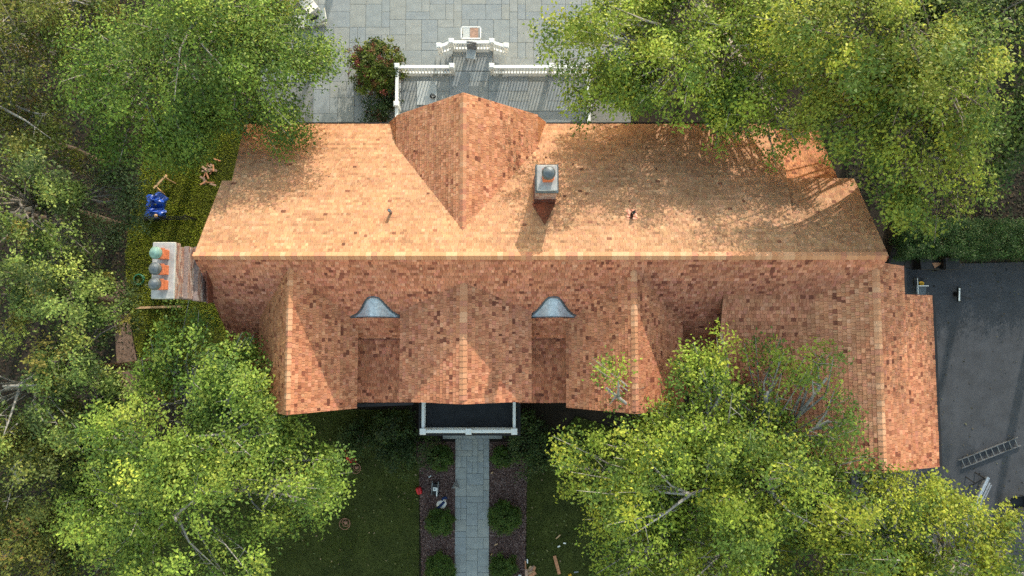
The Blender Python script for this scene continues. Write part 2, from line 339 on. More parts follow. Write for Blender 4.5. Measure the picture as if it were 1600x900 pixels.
def slope(poly, tone='plain', exposure=0.142, thick=0.13, lift=0.0, wmin=0.07, wmax=0.20):
    """one roof plane: a deck slab (part) and its shingles (sub-part), laid course by course from the eave up"""
    P = [Vector(p) for p in poly]
    n = (P[1]-P[0]).cross(P[2]-P[0]).normalized()
    if n.z < 0: n = -n
    u = Vector((0, 0, 1)).cross(n).normalized(); v = n.cross(u).normalized()
    O = P[0]
    uv = [((p-O).dot(u), (p-O).dot(v)) for p in P]
    v0, v1 = min(q[1] for q in uv), max(q[1] for q in uv)
    deck = MB().slab([p-n*0.004 for p in P], thick).build('roof_slope', M['deckwood'], house)
    Vs, T = [], []
    k = 0; vb = v0-0.03
    pw = np.array(PW[tone]); pw = pw/pw.sum()
    un, vn, nn, On = (np.array(q) for q in (u, v, n, O))
    rows = []
    while vb < v1-0.01:
        vt = min(vb+exposure+0.025, v1)
        lo = max(vb, v0+1e-4); hi = min(vt, v1-1e-4)
        a = inside_x(uv, lo); b = inside_x(uv, hi)
        if len(a) == 2 and len(b) == 2:
            x = min(a[0], b[0])-0.02-random.uniform(0, 0.15); xe = max(a[1], b[1])+0.02
            row_t = random.uniform(.94, 1.05); run = 1.0
            while x < xe:
                w = random.uniform(wmin, wmax)
                if random.random() < .22: run = random.uniform(.88, 1.10)
                jb = random.uniform(-0.008, 0.008)
                gp = .003 if tone == 'plain' else .005
                xa, xb = x+gp, x+w-gp
                la, lb = max(xa, a[0]-.015), min(xb, a[1]+.015); ta, tb = max(xa, b[0]-.015), min(xb, b[1]+.015)
                if lb-la > 0.004 and tb-ta > 0.0:
                    rows.append((la, lb, ta, tb, vb+jb, vt, random.uniform(0.018, 0.032), row_t*run))
                elif tb-ta > 0.02 and lb <= la:
                    m_ = (ta+tb)/2; rows.append((m_-.002, m_+.002, ta, tb, vb+jb, vt, 0.014, row_t))
                x += w
        vb += exposure
    r = np.array(rows); N = len(r); NSH[0] += N
    def pt(uu, vv, h): return On+uu[:, None]*un+vv[:, None]*vn+h[:, None]*nn
    z0 = np.full(N, 0.002+lift); zb = r[:, 6]+lift; zt = np.full(N, 0.004+lift)
    A = pt(r[:, 0], r[:, 4], zb); B = pt(r[:, 1], r[:, 4], zb); Cc = pt(r[:, 3], r[:, 5], zt); D = pt(r[:, 2], r[:, 5], zt)
    A0 = pt(r[:, 0], r[:, 4], z0); B0 = pt(r[:, 1], r[:, 4], z0); C0 = pt(r[:, 3], r[:, 5], z0); D0 = pt(r[:, 2], r[:, 5], z0)
    F = np.stack([np.stack([A, B, Cc, D], 1), np.stack([A0, B0, B, A], 1), np.stack([B0, C0, Cc, B], 1), np.stack([A, D, D0, A0], 1)], 1)
    g_ = drift(r[:, 0], r[:, 4], random.uniform(0, 6))
    mean_ = (TONES*pw[:, None]).sum(0)
    t = (TONES[RNG.choice(len(TONES), N, p=pw)]*(.66 if tone != 'plain' else .46)+mean_*(.34 if tone != 'plain' else .54))*RNG.uniform(0.89, 1.11, (N, 1))*RNG.uniform(0.96, 1.04, (N, 3))
    dk = RNG.random(N) < (.010 if tone == 'plain' else .045 if tone == 'tan' else .08)*g_**2*2
    t[dk] = np.array((.17, .06, .032))*RNG.uniform(.8, 1.6, (dk.sum(), 1))
    t = t*(0.9+0.2*g_[:, None])*r[:, 7:8]*np.array(PINK[tone])
    T = np.repeat(t, 4, axis=0)
    o = link('shingle_courses', quads_mesh('shingle_courses', F.reshape(-1, 3), 4, T, M['shingle']), None, deck)
    o['kind'] = 'stuff'
    return deck

CAPM = []
for i in range(6):
    m_ = mat('cedar_cap_%d' % i, tuple(np.array(TONES[[0, 6, 2, 0, 2, 5][i]])*np.array((1.02, .98, 1.0))), 0.75, 0.12, 20, 0.25, 100)
    b = MB(); b.box((0, 0, 0), (1, 1, 1)); CAPM.append(m_)
_capm = {}
def ridge_caps(p0, p1, n1, n2, parent, step=0.2, w=0.15):
    """overlapping cap shingles along a ridge or hip; each piece its own object"""
    p0, p1 = Vector(p0), Vector(p1); d = p1-p0; L = d.length; d.normalize(); n1 = Vector(n1).normalized(); n2 = Vector(n2).normalized()
    s1 = d.cross(n1).normalized(); s2 = d.cross(n2).normalized()
    if s1.z > 0: s1 = -s1
    if s2.z > 0: s2 = -s2
    key = (round(n1.x, 2), round(n1.y, 2), round(n2.x, 2), round(n2.y, 2), round(d.x, 1), round(d.y, 1))
    for k in range(int(L/step)):
        i = random.randrange(6); kk = (key, i)
        if kk not in _capm:
            b = MB(); up = Vector((0, 0, 1)); l = step+0.05
            a0 = up*0.022; b0 = up*0.045
            top = [s1*w+n1*0.016, a0, s2*w+n2*0.016]
            bot = [s1*w+n1*0.034, b0, s2*w+n2*0.034]
            vs = [q for q in top]+[q+d*l for q in bot]; vs += [q-up*0.016 for q in top]+[q+d*l-up*0.018 for q in bot]
            b.add(vs, [(0, 3, 4, 1), (1, 4, 5, 2), (6, 7, 10, 9), (7, 8, 11, 10), (3, 9, 10, 4), (4, 10, 11, 5), (0, 1, 7, 6), (1, 2, 8, 7), (0, 6, 9, 3), (2, 5, 11, 8)])
            _capm[kk] = b.mesh('ridge_shingle', CAPM[i])
        link('ridge_shingle', _capm[kk], None, parent, p0+d*(k*step))

YR, ZR = 2.92, 10.0
TB, TF = 0.68, 1.15
XL, XR = -11.72, 13.86
def zb(y): return ZR-TB*(y-YR)
def zf(y): return ZR-TF*(YR-y)
YBE = 9.16; YFE = -0.30
# back of the main roof: the middle part comes down to the long eave, the two ends stop higher
up_ = 0.11
mb = slope([(-10.85, YR, ZR+up_), (10.50, YR, ZR+up_), (11.25, 7.3, zb(7.3)+up_), (11.25, YBE, zb(YBE)+up_), (-11.62, YBE, zb(YBE)+up_), (-11.30, 6.5, zb(6.5)+up_)], 'plain')
slope([(XL, YR, ZR), (-10.7, YR, ZR), (-10.7, 6.22, zb(6.22)), (XL, 6.22, zb(6.22))], 'plain')
slope([(10.3, YR, ZR), (XR, YR, ZR), (XR, 6.34, zb(6.34)), (10.3, 6.34, zb(6.34))], 'plain')
slope([(10.6, 5.9, 7.35), (13.55, 5.9, 7.35), (13.55, 9.1, 5.28), (10.6, 9.1, 5.28)], 'gold')  # brown tone puts this strip's shade into its shingles
# front of the main roof
mf = slope([(XL, YR, ZR), (XL, YFE, zf(YFE)), (XR-.2, YFE, zf(YFE)), (XR, YR, ZR)], 'mixed')
ridge_caps((XL, YR, ZR+up_+.01), (XR, YR, ZR+up_+.01), (0, TB, 1), (0, -TF, 1), mf, 0.21, .17)

def gable(xr, zr, y0, y1, tl, tr, xl, xe, tone_l, tone_r, skirt=None, caps=True, capdir=1):
    """a cross gable: ridge at x=xr from y0 (inside the main roof) to y1, eaves at xl and xe"""
    zl = zr-tl*(xr-xl); ze = zr-tr*(xe-xr)
    a = slope([(xr, y0, zr), (xr, y1, zr), (xl, y1, zl), (xl, y0, zl)], tone_l)
    b = slope([(xr, y0, zr), (xr, y1, zr), (xe, y1, ze), (xe, y0, ze)], tone_r)
    if caps: ridge_caps((xr, y0, zr), (xr, y1, zr), (-tl, 0, 1), (tr, 0, 1), b, 0.21)
    return zl, ze
# left front gable: steep upper slopes
gable(-8.31, 9.60, 2.55, -2.90, 1.16, 1.16, -10.15, -6.28, 'gold', 'warm')
# lower, flatter infill roofs between the gables and the skirt left of the left gable
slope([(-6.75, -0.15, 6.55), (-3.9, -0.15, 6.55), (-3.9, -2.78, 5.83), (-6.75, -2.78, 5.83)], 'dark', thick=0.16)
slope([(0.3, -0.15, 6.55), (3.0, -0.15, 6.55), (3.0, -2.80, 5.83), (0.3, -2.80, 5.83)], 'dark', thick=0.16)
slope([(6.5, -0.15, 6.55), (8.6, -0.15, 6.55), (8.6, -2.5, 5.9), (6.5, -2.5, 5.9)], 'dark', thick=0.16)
# left lean-to bit beyond the left gable
slope([(-10.6, -0.9, 7.0), (-10.0, -0.9, 7.6), (-10.0, -2.8, 7.6), (-10.6, -2.8, 7.0)], 'gold')
# middle gable over the porch: low and wide
gable(-1.85, 8.98, 2.02, -2.57, 0.46, 0.46, -4.42, 0.74, 'warm', 'warm')
# third gable
gable(4.58, 9.50, 2.50, -2.87, 0.94, 0.94, 2.22, 6.86, 'warm', 'warm')
# back gable with a steeper foot
gable(-1.87, 9.38, 3.84, 9.30, 0.90, 0.90, -4.86, 1.06, 'tan', 'tan')
zk = 9.38-.9*2.96
slope([(-4.84, 4.5, zk-.0), (-4.84, 9.28, zk-.0), (-5.34, 9.28, zk-.95), (-5.34, 4.5, zk-.95)], 'gold')
slope([(1.04, 4.5, zk+.03), (1.04, 9.28, zk+.03), (1.44, 9.28, zk-.85), (1.44, 4.5, zk-.85)], 'gold')
# right wing: shed, then a north-south gable
slope([(8.24, 1.62, 8.50), (14.0, 1.62, 8.50), (14.0, -2.9, 7.35), (8.1, -2.9, 7.35)], 'warm', exposure=0.15, thick=0.2)
WX, WZ = 13.64, 9.55
sw = slope([(WX, 2.6, WZ), (WX, -5.0, WZ), (9.70, -5.0, WZ-.60*(WX-9.70)), (9.70, 2.6, WZ-.60*(WX-9.70))], 'tan', exposure=0.155)
te = 0.42
se = slope([(WX, 2.75, WZ), (WX, -5.0, WZ), (14.95, -5.0, WZ-te*1.31), (14.95, 2.65, WZ-te*1.31)], 'warm')
slope([(14.95, 1.56, WZ-te*1.31), (14.95, -5.0, WZ-te*1.31), (16.36, -5.0, WZ-te*2.72), (16.36, 1.56, WZ-te*2.72)], 'warm')
ridge_caps((WX, 2.5, WZ), (WX, -5.0, WZ), (-.60, 0, 1), (te, 0, 1), se, 0.21)
print('shingles', NSH[0])

# gutters
def gutter(a, b, m=None):
    g = MB(); a, b = Vector(a), Vector(b)
    g.bar(a, b, 0.14, 0.11); return g.build('gutter', m or M['trim'], house)
ze_ = zb(YBE)
gutter((-11.6, YBE+.07, ze_-.05), (-5.4, YBE+.07, ze_-.05)); gutter((1.5, YBE+.07, ze_-.05), (11.25, YBE+.07, ze_-.05))
gutter((16.44, 1.56, WZ-te*2.72-.06), (16.44, -5.0, WZ-te*2.72-.06))
gutter((15.03, 2.6, WZ-te*1.31-.08), (15.03, 1.6, WZ-te*1.31-.08))
gutter((-4.2, -2.86, 5.75), (-6.6, -2.95, 5.72))

# walls under the roofs, with windows so that the sides are a house too
def wall(x0, y0, x1, y1, z1, z0=0.0):
    return MB().box(((x0+x1)/2, (y0+y1)/2, (z0+z1)/2), (x1-x0, y1-y0, z1-z0)).build('wall', M['wall'], house)
def gable_wall(axis, c, s0, s1, sr, z1, zr, t=0.15):
    b = MB()
    if axis == 'y': vs = [(s0, c, z1), (s1, c, z1), (sr, c, zr), (s0, c+t, z1), (s1, c+t, z1), (sr, c+t, zr)]
    else: vs = [(c, s0, z1), (c, s1, z1), (c, sr, zr), (c+t, s0, z1), (c+t, s1, z1), (c+t, sr, zr)]
    b.add(vs, [(0, 1, 2), (5, 4, 3), (0, 3, 4, 1), (1, 4, 5, 2), (2, 5, 3, 0)]); return b.build('gable_wall', M['wall'], house)
wall(-11.1, 0.0, 13.2, 8.6, 5.55)
wall(-10.9, 0.6, 13.1, 5.7, 6.9, 5.56)
wall(-9.7, -2.3, -6.8, 0.5, 6.4); wall(-4.0, -2.0, 0.3, 0.5, 7.45); wall(2.6, -2.3, 6.4, 0.5, 6.3); wall(10.2, -4.5, 15.9, 1.2, 7.2); wall(-4.4, 8.0, 0.6, 8.85, 5.9)
gable_wall('x', -11.1, 0.55, 6.0, YR, 6.8, ZR-.25); gable_wall('x', 13.1, 0.55, 6.0, YR, 6.8, ZR-.25)
gable_wall('y', -2.3, -9.7, -6.8, -8.31, 6.4, 9.2); gable_wall('y', -2.0, -4.0, .3, -1.85, 7.45, 8.7); gable_wall('y', -2.3, 2.6, 6.4, 4.58, 6.3, 9.1); gable_wall('y', -4.5, 10.2, 15.9, WX, 7.2, 9.1); gable_wall('y', 8.7, -4.4, .6, -1.87, 5.9, 9.0)
def window(x, y, z, w, h, axis, sgn):
    t = 0.06
    d = (w, t, h) if axis == 'y' else (t, w, h)
    o = MB().box((x, y, z), d).build('window', M['glass'], house)
    f = MB(); k = 0.05
    for a, b_, ww, hh in ((0, h/2, w+.2, .1), (0, -h/2, w+.2, .1), (w/2, 0, .1, h), (-w/2, 0, .1, h), (0, 0, .05, h), (0, 0, w, .05)):
        off = sgn*0.02
        if axis == 'y': f.box((x+a, y+off, z+b_), (ww, t+.05, hh))
        else: f.box((x+off, y+a, z+b_), (t+.05, ww, hh))
    f.build('frame', M['white'], o)
for xx in (-8.9, -7.6, 3.6, 5.4, 11.6, 14.2):
    yy = -2.33 if xx < 8 else -4.53
    window(xx, yy, 4.6, 0.9, 1.5, 'y', -1); window(xx, yy, 1.8, 0.9, 1.6, 'y', -1)
for xx in (-9.5, -7.0, 3.0, 5.5, 8.0): window(xx, 8.63, 4.2, 0.9, 1.5, 'y', 1); window(xx, 8.63, 1.7, 0.9, 1.7, 'y', 1)
for yy in (5.5, 7.3): window(-11.13, yy, 4.2, 0.9, 1.5, 'x', -1); window(-11.13, yy, 1.7, 0.9, 1.6, 'x', -1)
for yy in (-3, -.5): window(15.93, yy, 4.6, 0.9, 1.5, 'x', 1)
for xx in (-3.2, -0.5): window(xx, 8.88, 1.5, 1.2, 2.2, 'y', 1)
door = MB().box((-1.9, -2.04, 1.35), (1.1, .08, 2.2)).build('door', M['navy'], house)
MB().tube([(-1.5, -2.12, 1.3), (-1.5, -2.12, 1.45)], .02).build('handle', M['alu'], door)

# entrance porch: flat black roof with a white balustrade rail, on four columns
porch = MB(); PX0, PX1, PY0, PY1, PZ = -4.14, 0.32, -4.42, -1.9, 3.95
porch.box(((PX0+PX1)/2, (PY0+PY1)/2, PZ-.2), (PX1-PX0, PY1-PY0, .4))
po = porch.build('porch_roof', M['membrane'], house)
MB().box(((PX0+PX1)/2, (PY0+PY1)/2, PZ-.1), (PX1-PX0+.12, PY1-PY0+.12, .12)).build('gutter', M['trim'], po)
rail = MB(); rz = PZ+.62; ry = PY0+.22
rail.bar((PX0+.22, ry, rz), (PX1-.22, ry, rz), .13, .07); rail.bar((PX0+.22, ry, PZ+.12), (PX1-.22, ry, PZ+.12), .09, .06)
rail.bar((PX0+.22, ry-.03, PZ+.05), (PX1-.22, ry-.03, PZ+.05), .24, .03)
for xx in (PX0+.22, PX1-.22):
    rail.bar((xx, ry, rz), (xx, PY1, rz), .13, .07); rail.bar((xx, ry, PZ+.12), (xx, PY1, PZ+.12), .09, .06)
rail.build('porch_rail', M['white'], po, bevel=.008)
for xx in (PX0+.22, (PX0+PX1)/2, PX1-.22):
    q = MB(); q.box((xx, ry, PZ+.33), (.2, .2, .66)); q.box((xx, ry, PZ+.69), (.27, .27, .06)); q.build('post', M['white'], po, bevel=.01)
bm_ = MB().box((0, 0, 0), (.035, .035, .44)).mesh('baluster', M['white'])
k = PX0+.42
while k < PX1-.35:
    if abs(k-(PX0+PX1)/2) > .14: link('baluster', bm_, None, po, (k, ry, PZ+.37))
    k += .125
for xx in (PX0+.3, PX0+1.4, PX1-1.4, PX1-.3):
    MB().lathe((xx, PY0+.3, 0.07), [(.17, 0), (.17, .12), (.13, .16), (.125, 2), (.11, 3.3), (.16, 3.36), (.16, 3.47)], 16).build('column', M['white'], po, smooth=False)

# eyebrow dormers of weathered zinc
def eyebrow(x, hw, yf, zbase, h, name='eyebrow_dormer'):
    b = MB(); n = 36; yb = yf+1.6
    prof = []
    for i in range(n+1):
        t = -1+2*i/n
        c = (1/(1+(abs(t)/.5)**3.0)-.1111)/.8889
        prof.append((x+hw*t, zbase+h*max(c, 0)))
    vs = []; 
    for (xx, z) in prof: vs += [(xx, yf, z), (xx, yb, z+.02), (xx, yf, zbase-.25), (xx, yf+.02, z-.035)]
    fs = []
    for i in range(n):
        a, c = 4*i, 4*(i+1)
        fs += [(a, c, c+1, a+1), (a, a+3, c+3, c)]
    o = MB().add(vs, fs).build(name, M['zinc'], house, smooth=False)
    f = MB()
    vs = []
    for (xx, z) in prof: vs += [(xx, yf+.06, z-.03), (xx, yf+.06, zbase-.3)]
    f.add(vs, [(2*i, 2*i+2, 2*i+3, 2*i+1) for i in range(n)]).build('louvre_face', M['lead'], o)
    r = MB(); r.tube([(xx, yf+.01, z+.012) for xx, z in prof], .022, 6).build('rolled_edge', M['lead'], o)
    # lead soaker where the dormer dies into the slope
    pts = []
    for (xx, z) in prof:
        yy = YR-(ZR-z)/TF
        pts.append((xx, yy+.03, zf(yy+.03)+.03))
    MB().tube(pts, .04, 6).build('flashing', M['lead'], o)
    return o
eyebrow(-5.43, 1.06, 0.72, zf(.72)+.02, 0.86); eyebrow(1.62, 1.08, 0.72, zf(.72)+.02, 0.86)

# vent pipes
for (px, py) in ((612, 336), (986, 338)):
    y = 4.75 if px < 800 else 4.66
    z = zb(y)+up_; x = -4.67 if px < 800 else 4.62
    v = MB().tube([(x, y, z-.1), (x, y, z+.48)], .06, 12, caps=False).tube([(x, y, z+.48), (x, y, z+.40)], .045, 12).build('vent_pipe', M['alud'] if px < 800 else M['black'], house)
    MB().tube([(x, y, z+.44), (x, y, z+.485)], .068, 12, caps=False).build('collar', M['cream'], v)
    MB().slab([(x-.2, y+.22, zb(y+.22)+up_+.03), (x+.2, y+.22, zb(y+.22)+up_+.03), (x+.2, y-.2, zb(y-.2)+up_+.03), (x-.2, y-.2, zb(y-.2)+up_+.03)], .008).build('flashing', M['copper'] if px > 800 else M['cedar'], v)

# brick shafts: every brick course laid brick by brick, joined (bricks are under 10 px)
BR = np.array([(0.30, 0.17, 0.135), (0.36, 0.23, 0.19), (0.24, 0.13, 0.11), (0.42, 0.31, 0.27), (0.33, 0.26, 0.24)])
def brick_shaft(x0, y0, x1, y1, z0, z1, name='brick_courses', bl=0.21, bh=0.072):
    Vs, T = [], []
    nz = int((z1-z0)/bh)
    def q(b, t):
        for f in ((4, 5, 7, 6), (0, 1, 5, 4), (2, 6, 7, 3), (0, 4, 6, 2), (1, 3, 7, 5)):
            Vs.extend([b[i] for i in f]); T.append(t)
    for k in range(nz):
        za, zt = z0+k*bh+.005, z0+(k+1)*bh-.005
        for side in range(4):
            L = (x1-x0) if side in (0, 1) else (y1-y0)
            s = -(bl/2 if k % 2 else 0)
            while s < L:
                a, b_ = max(s+.005, 0), min(s+bl-.005, L); s += bl
                if b_-a < .02: continue
                t = BR[random.randrange(5)]*random.uniform(.8, 1.2); o_ = random.uniform(0, .005)
                if side == 0: lo, hi = (x0+a, y0-.012-o_, za), (x0+b_, y0+.01, zt)
                elif side == 1: lo, hi = (x0+a, y1-.01, za), (x0+b_, y1+.012+o_, zt)
                elif side == 2: lo, hi = (x0-.012-o_, y0+a, za), (x0+.01, y0+b_, zt)
                else: lo, hi = (x1-.01, y0+a, za), (x1+.012+o_, y0+b_, zt)
                q([(X, Y, Z) for Z in (lo[2], hi[2]) for Y in (lo[1], hi[1]) for X in (lo[0], hi[0])], t)
    return quads_mesh(name, np.array(Vs), 4, np.array(T), M['brick'])
def pot(parent, x, y, z, w, capm, tall=.62, capr=.3):
    p = MB(); p.box((x, y, z+tall/2), (w, w, tall)); p.box((x, y, z+tall*.94), (w+.06, w+.06, .07)); p.build('flue_pot', M['terra'], parent, bevel=.012)
    c = MB(); c.lathe((x, y, z+tall+.02), [(capr*.55, 0), (capr*.55, .1), (capr, .12), (capr*1.02, .17), (capr*.8, .25), (capr*.4, .30), (.03, .315)], 20)
    for i in range(6):
        a = i*math.pi/3; c.bar((x+math.cos(a)*capr*.5, y+math.sin(a)*capr*.5, z+tall+.29), (x+math.cos(a)*capr, y+math.sin(a)*capr, z+tall+.19), .02, .02)
    c.build('rain_cap', capm, parent, smooth=False)
# left chimney, outside the gable wall: a wide shaft whose shoulders step in under the crown
ch = MB(); CX0, CX1 = -12.74, -11.98
cy0, cy1, cz = 1.36, 3.26, 10.9
ch.box(((CX0+CX1)/2, (cy0+cy1)/2, (cz-.1)/2), (CX1-CX0-.1, cy1-cy0-.1, cz-.1))
cho = ch.build('chimney', M['mortar'], house); cho['label'] = 'wide brick chimney with three terracotta pots at the left gable end'
link('brick_courses', brick_shaft(CX0+.05, cy0+.05, CX1-.05, cy1-.05, 0.1, 10.6), None, cho)['kind'] = 'stuff'
link('brick_collar', brick_shaft(CX0-.02, cy0-.04, CX1+.02, cy1+.04, 10.55, 10.9), None, cho)['kind'] = 'stuff'
for k_, (xa_, zt_, ex) in enumerate(((CX1-.06, 10.12, .03), (CX1+.10, 9.66, .08))):
    MB().box((xa_+.09, (cy0+cy1)/2, zt_-.75), (.17, cy1-cy0+ex*2-.06, 1.5)).build('shoulder', M['oldbrick'], cho)
    link('brick_courses', brick_shaft(xa_+.01, cy0-ex+.03, xa_+.17, cy1+ex-.03, zt_-1.4, zt_), None, cho)['kind'] = 'stuff'
MB().box(((CX0+CX1)/2, (cy0+cy1)/2, cz-.06), (CX1-CX0+.06, cy1-cy0+.12, .16)).build('cement_crown', M['crown'], cho, bevel=.03)
for i, yy in enumerate((cy0+.42, (cy0+cy1)/2, cy1-.40)):
    pot(cho, CX0+.42, yy, cz, .33, (M['lead'], M['lead'], M['patina'])[i], .46, .215)
MB().bar((CX1+.50, cy0-.12, 9.05), (CX1+.50, cy1+.12, 9.35), .03, .5).build('flashing', M['copper'], cho)
# right chimney on the back slope: crown, one pot, copper cricket behind it
x0, x1, ya, yb = 0.88, 1.62, 5.15, 6.08
c2 = MB(); c2.box(((x0+x1)/2, (ya+yb)/2, 8.9), (x1-x0-.04, yb-ya-.04, 3.9))
c2o = c2.build('chimney', M['mortar'], house); c2o['label'] = 'single-pot brick chimney on the sunlit back slope'
link('brick_courses', brick_shaft(x0, ya, x1, yb, 7.0, 10.75), None, c2o)['kind'] = 'stuff'
MB().box(((x0+x1)/2, (ya+yb)/2, 10.82), (x1-x0+.1, yb-ya+.1, .14)).build('lead_collar', M['lead'], c2o, bevel=.02)
MB().box(((x0+x1)/2, (ya+yb)/2-.0, 10.93), (x1-x0+.0, yb-ya+.0, .1)).build('cement_crown', M['crown'], c2o, bevel=.03)
pot(c2o, (x0+x1)/2+.02, (ya+yb)/2+.02, 10.97, .36, M['lead'], .5, .24)
b = MB(); xm = (x0+x1)/2; yt = ya-.95
zr_ = zb(yt)+up_+.05
b.add([(x0-.12, ya, zb(ya)+up_+.02), (x1+.08, ya, zb(ya)+up_+.02), (xm, ya, zr_), (xm, yt, zr_)], [(0, 2, 3), (2, 1, 3), (0, 1, 2)])
b.build('copper_cricket', M['copper'], c2o)
b = MB(); b.box((xm, ya-.02, 9.1), (x1-x0+.06, .05, .9)); b.box((x0-.02, (ya+yb)/2, 8.6), (.05, yb-ya, 1.3)); b.box((x1+.02, (ya+yb)/2, 8.6), (.05, yb-ya, 1.3)); b.box((xm, ya-.05, 9.0), (x1-x0+.1, .03, .06)); b.box((xm, ya-.05, 9.3), (x1-x0+.1, .03, .06))
b.build('flashing', M['copper'], c2o)

# ------------------------------------------------------------------ raised terrace with balustrades
TZ = 0.62
ter = MB(); ter.box((-0.95, 11.2, TZ/2-.03), (9.7, 4.9, TZ-.06)); ter.box((-2.02, 14.15, TZ/2-.03), (2.1, 1.3, TZ-.06))
tero = ter.build('terrace', M['grout']); tero['kind'] = 'structure'
ashlar(tero, -5.78, 8.9, 3.88, 13.62, 0.5, TZ, SZ); ashlar(tero, -3.06, 13.64, -1.0, 14.78, 0.5, TZ, SZ)
for sx in (-1, 1):
    for k in range(3):
        xx = (-3.08-.16-.30*k) if sx < 0 else (-.98+.16+.30*k)
        h_ = TZ-.15*(k+1)
        MB().box((xx, 14.12, h_/2), (.31, .95, h_)).build('step', PAVE[k], tero)
balm = MB().box((0, 0, 0), (.05, .05, .70)).mesh('baluster', M['white'])
def balustrade(name, pts, posts, label, z=TZ, h=.92):
    root = empty(name, (pts[0][0], pts[0][1], z), 0, label, 'railing', 'white balustrades round the terrace')
    o = Vector((pts[0][0], pts[0][1], 0))
    for a, b_ in zip(pts[:-1], pts[1:]):
        a, b_ = Vector((*a, 0))-o, Vector((*b_, 0))-o; up = Vector((0, 0, 1)); d = (b_-a).normalized(); L = (b_-a).length
        MB().bar(a+up*(h-.04), b_+up*(h-.04), .16, .07).bar(a+up*(h-.12), b_+up*(h-.12), .09, .07).build('top_rail', M['white'], root, bevel=.006)
        MB().bar(a+up*.11, b_+up*.11, .11, .07).build('bottom_rail', M['white'], root, bevel=.006)
        n = int(L/.155)
        for i in range(1, n):
            q = a+d*(i*L/n); link('baluster', balm, None, root, (q.x, q.y, .48), (0, 0, math.atan2(d.y, d.x)))
    for p_ in posts:
        q = Vector((*p_, 0))-o
        b = MB(); b.box((q.x, q.y, .5), (.19, .19, 1.0)); b.box((q.x, q.y, 1.02), (.27, .27, .06)); b.box((q.x, q.y, 1.07), (.2, .2, .04)); b.build('post', M['white'], root, bevel=.008)
    return root
balustrade('balustrade', [(-5.78, 13.5), (-3.02, 13.5)], [(-3.02, 13.5)], 'short white balustrade on the terrace left of the steps opening')
balustrade('balustrade', [(-5.78, 13.5), (-5.78, 9.2)], [(-5.78, 13.5), (-5.78, 11.55)], 'white balustrade down the left side of the terrace beside the shrub')
balustrade('balustrade', [(-1.02, 13.5), (3.85, 13.5)], [(-1.02, 13.5), (1.95, 13.5), (3.85, 13.5)], 'long white balustrade right of the steps opening, running under the tree')
balustrade('balustrade', [(3.85, 13.5), (3.85, 9.4)], [(3.85, 11.5), (3.85, 9.4)], 'white balustrade down the right side of the terrace under the tree')
balustrade('balustrade', [(-3.68, 14.55), (-3.06, 14.78), (-1.02, 14.78), (-.30, 14.55)], [(-3.68, 14.55), (-3.06, 14.78), (-1.02, 14.78), (-.30, 14.55)], 'bowed white balustrade closing the far side of the landing')
# things on the terrace
p = at(667, 146, TZ)
o = MB().box((0, 0, .03), (1.02, 1.25, .06)).build('paving_board', M['pgrey'], None, (p.x, p.y, TZ+.01), bevel=.008); tag(o, 'plain pale grey rectangular board lying on the left of the terrace', 'board')
p = at(677, 152, TZ)
b = MB(); pts = []
for i in range(70):
    a = i*.42; r_ = .09+.045*math.sin(i*.9)+.05*(i/70); pts.append((math.cos(a)*r_, math.sin(a)*r_*.8, .03+.0012*i))
b.tube(pts, .012, 5); o = b.build('cable_coil', M['rubber'], None, (p.x, p.y, TZ+.075)); tag(o, 'small tangled black cable on the pale board', 'cable')
p = at(736, 80, TZ+.5)
ca = empty('deck_chair', (p.x, p.y-.1, TZ), R(-8), 'grey chair with tilted back standing inside the bowed balustrade', 'chair')
b = MB(); b.box((0, -.02, .42), (.48, .5, .05)); b.build('seat', M['pgrey'], ca, bevel=.015)
b = MB(); b.bar((0, .24, .44), (0, .34, .98), .5, .04, up=(1, 0, 0)); b = MB(); b.add([(-.25, .22, .44), (.25, .22, .44), (.25, .36, 1.0), (-.25, .36, 1.0), (-.25, .27, .43), (.25, .27, .43), (.25, .41, .99), (-.25, .41, .99)], [(0, 1, 2, 3), (7, 6, 5, 4), (0, 4, 5, 1), (1, 5, 6, 2), (2, 6, 7, 3), (3, 7, 4, 0)]); b.build('backrest', M['grey'], ca)
for xx in (-.21, .21):
    for yy in (-.23, .22): MB().box((xx, yy, .2), (.04, .04, .4)).build('leg', M['grey'], ca)
# table beyond the balustrade
p = at(736, 52, .7)
tb = empty('patio_table', (p.x, p.y, .06), 0, 'white framed patio table with a brown and a pale panel behind the bowed balustrade', 'table')
b = MB()
for s_ in (-1, 1): b.box((s_*.5, 0, .7), (.05, .62, .05)); b.box((0, s_*.3, .7), (1.05, .05, .05))
b.build('frame', M['white'], tb)
MB().box((.17, 0, .7), (.42, .54, .03)).build('brown_panel', M['brown'], tb); MB().box((-.24, 0, .7), (.34, .54, .03)).build('pale_panel', M['pgrey'], tb)
for xx in (-.48, .48):
    for yy in (-.28, .28): MB().box((xx, yy, .34), (.05, .05, .68)).build('leg', M['white'], tb)
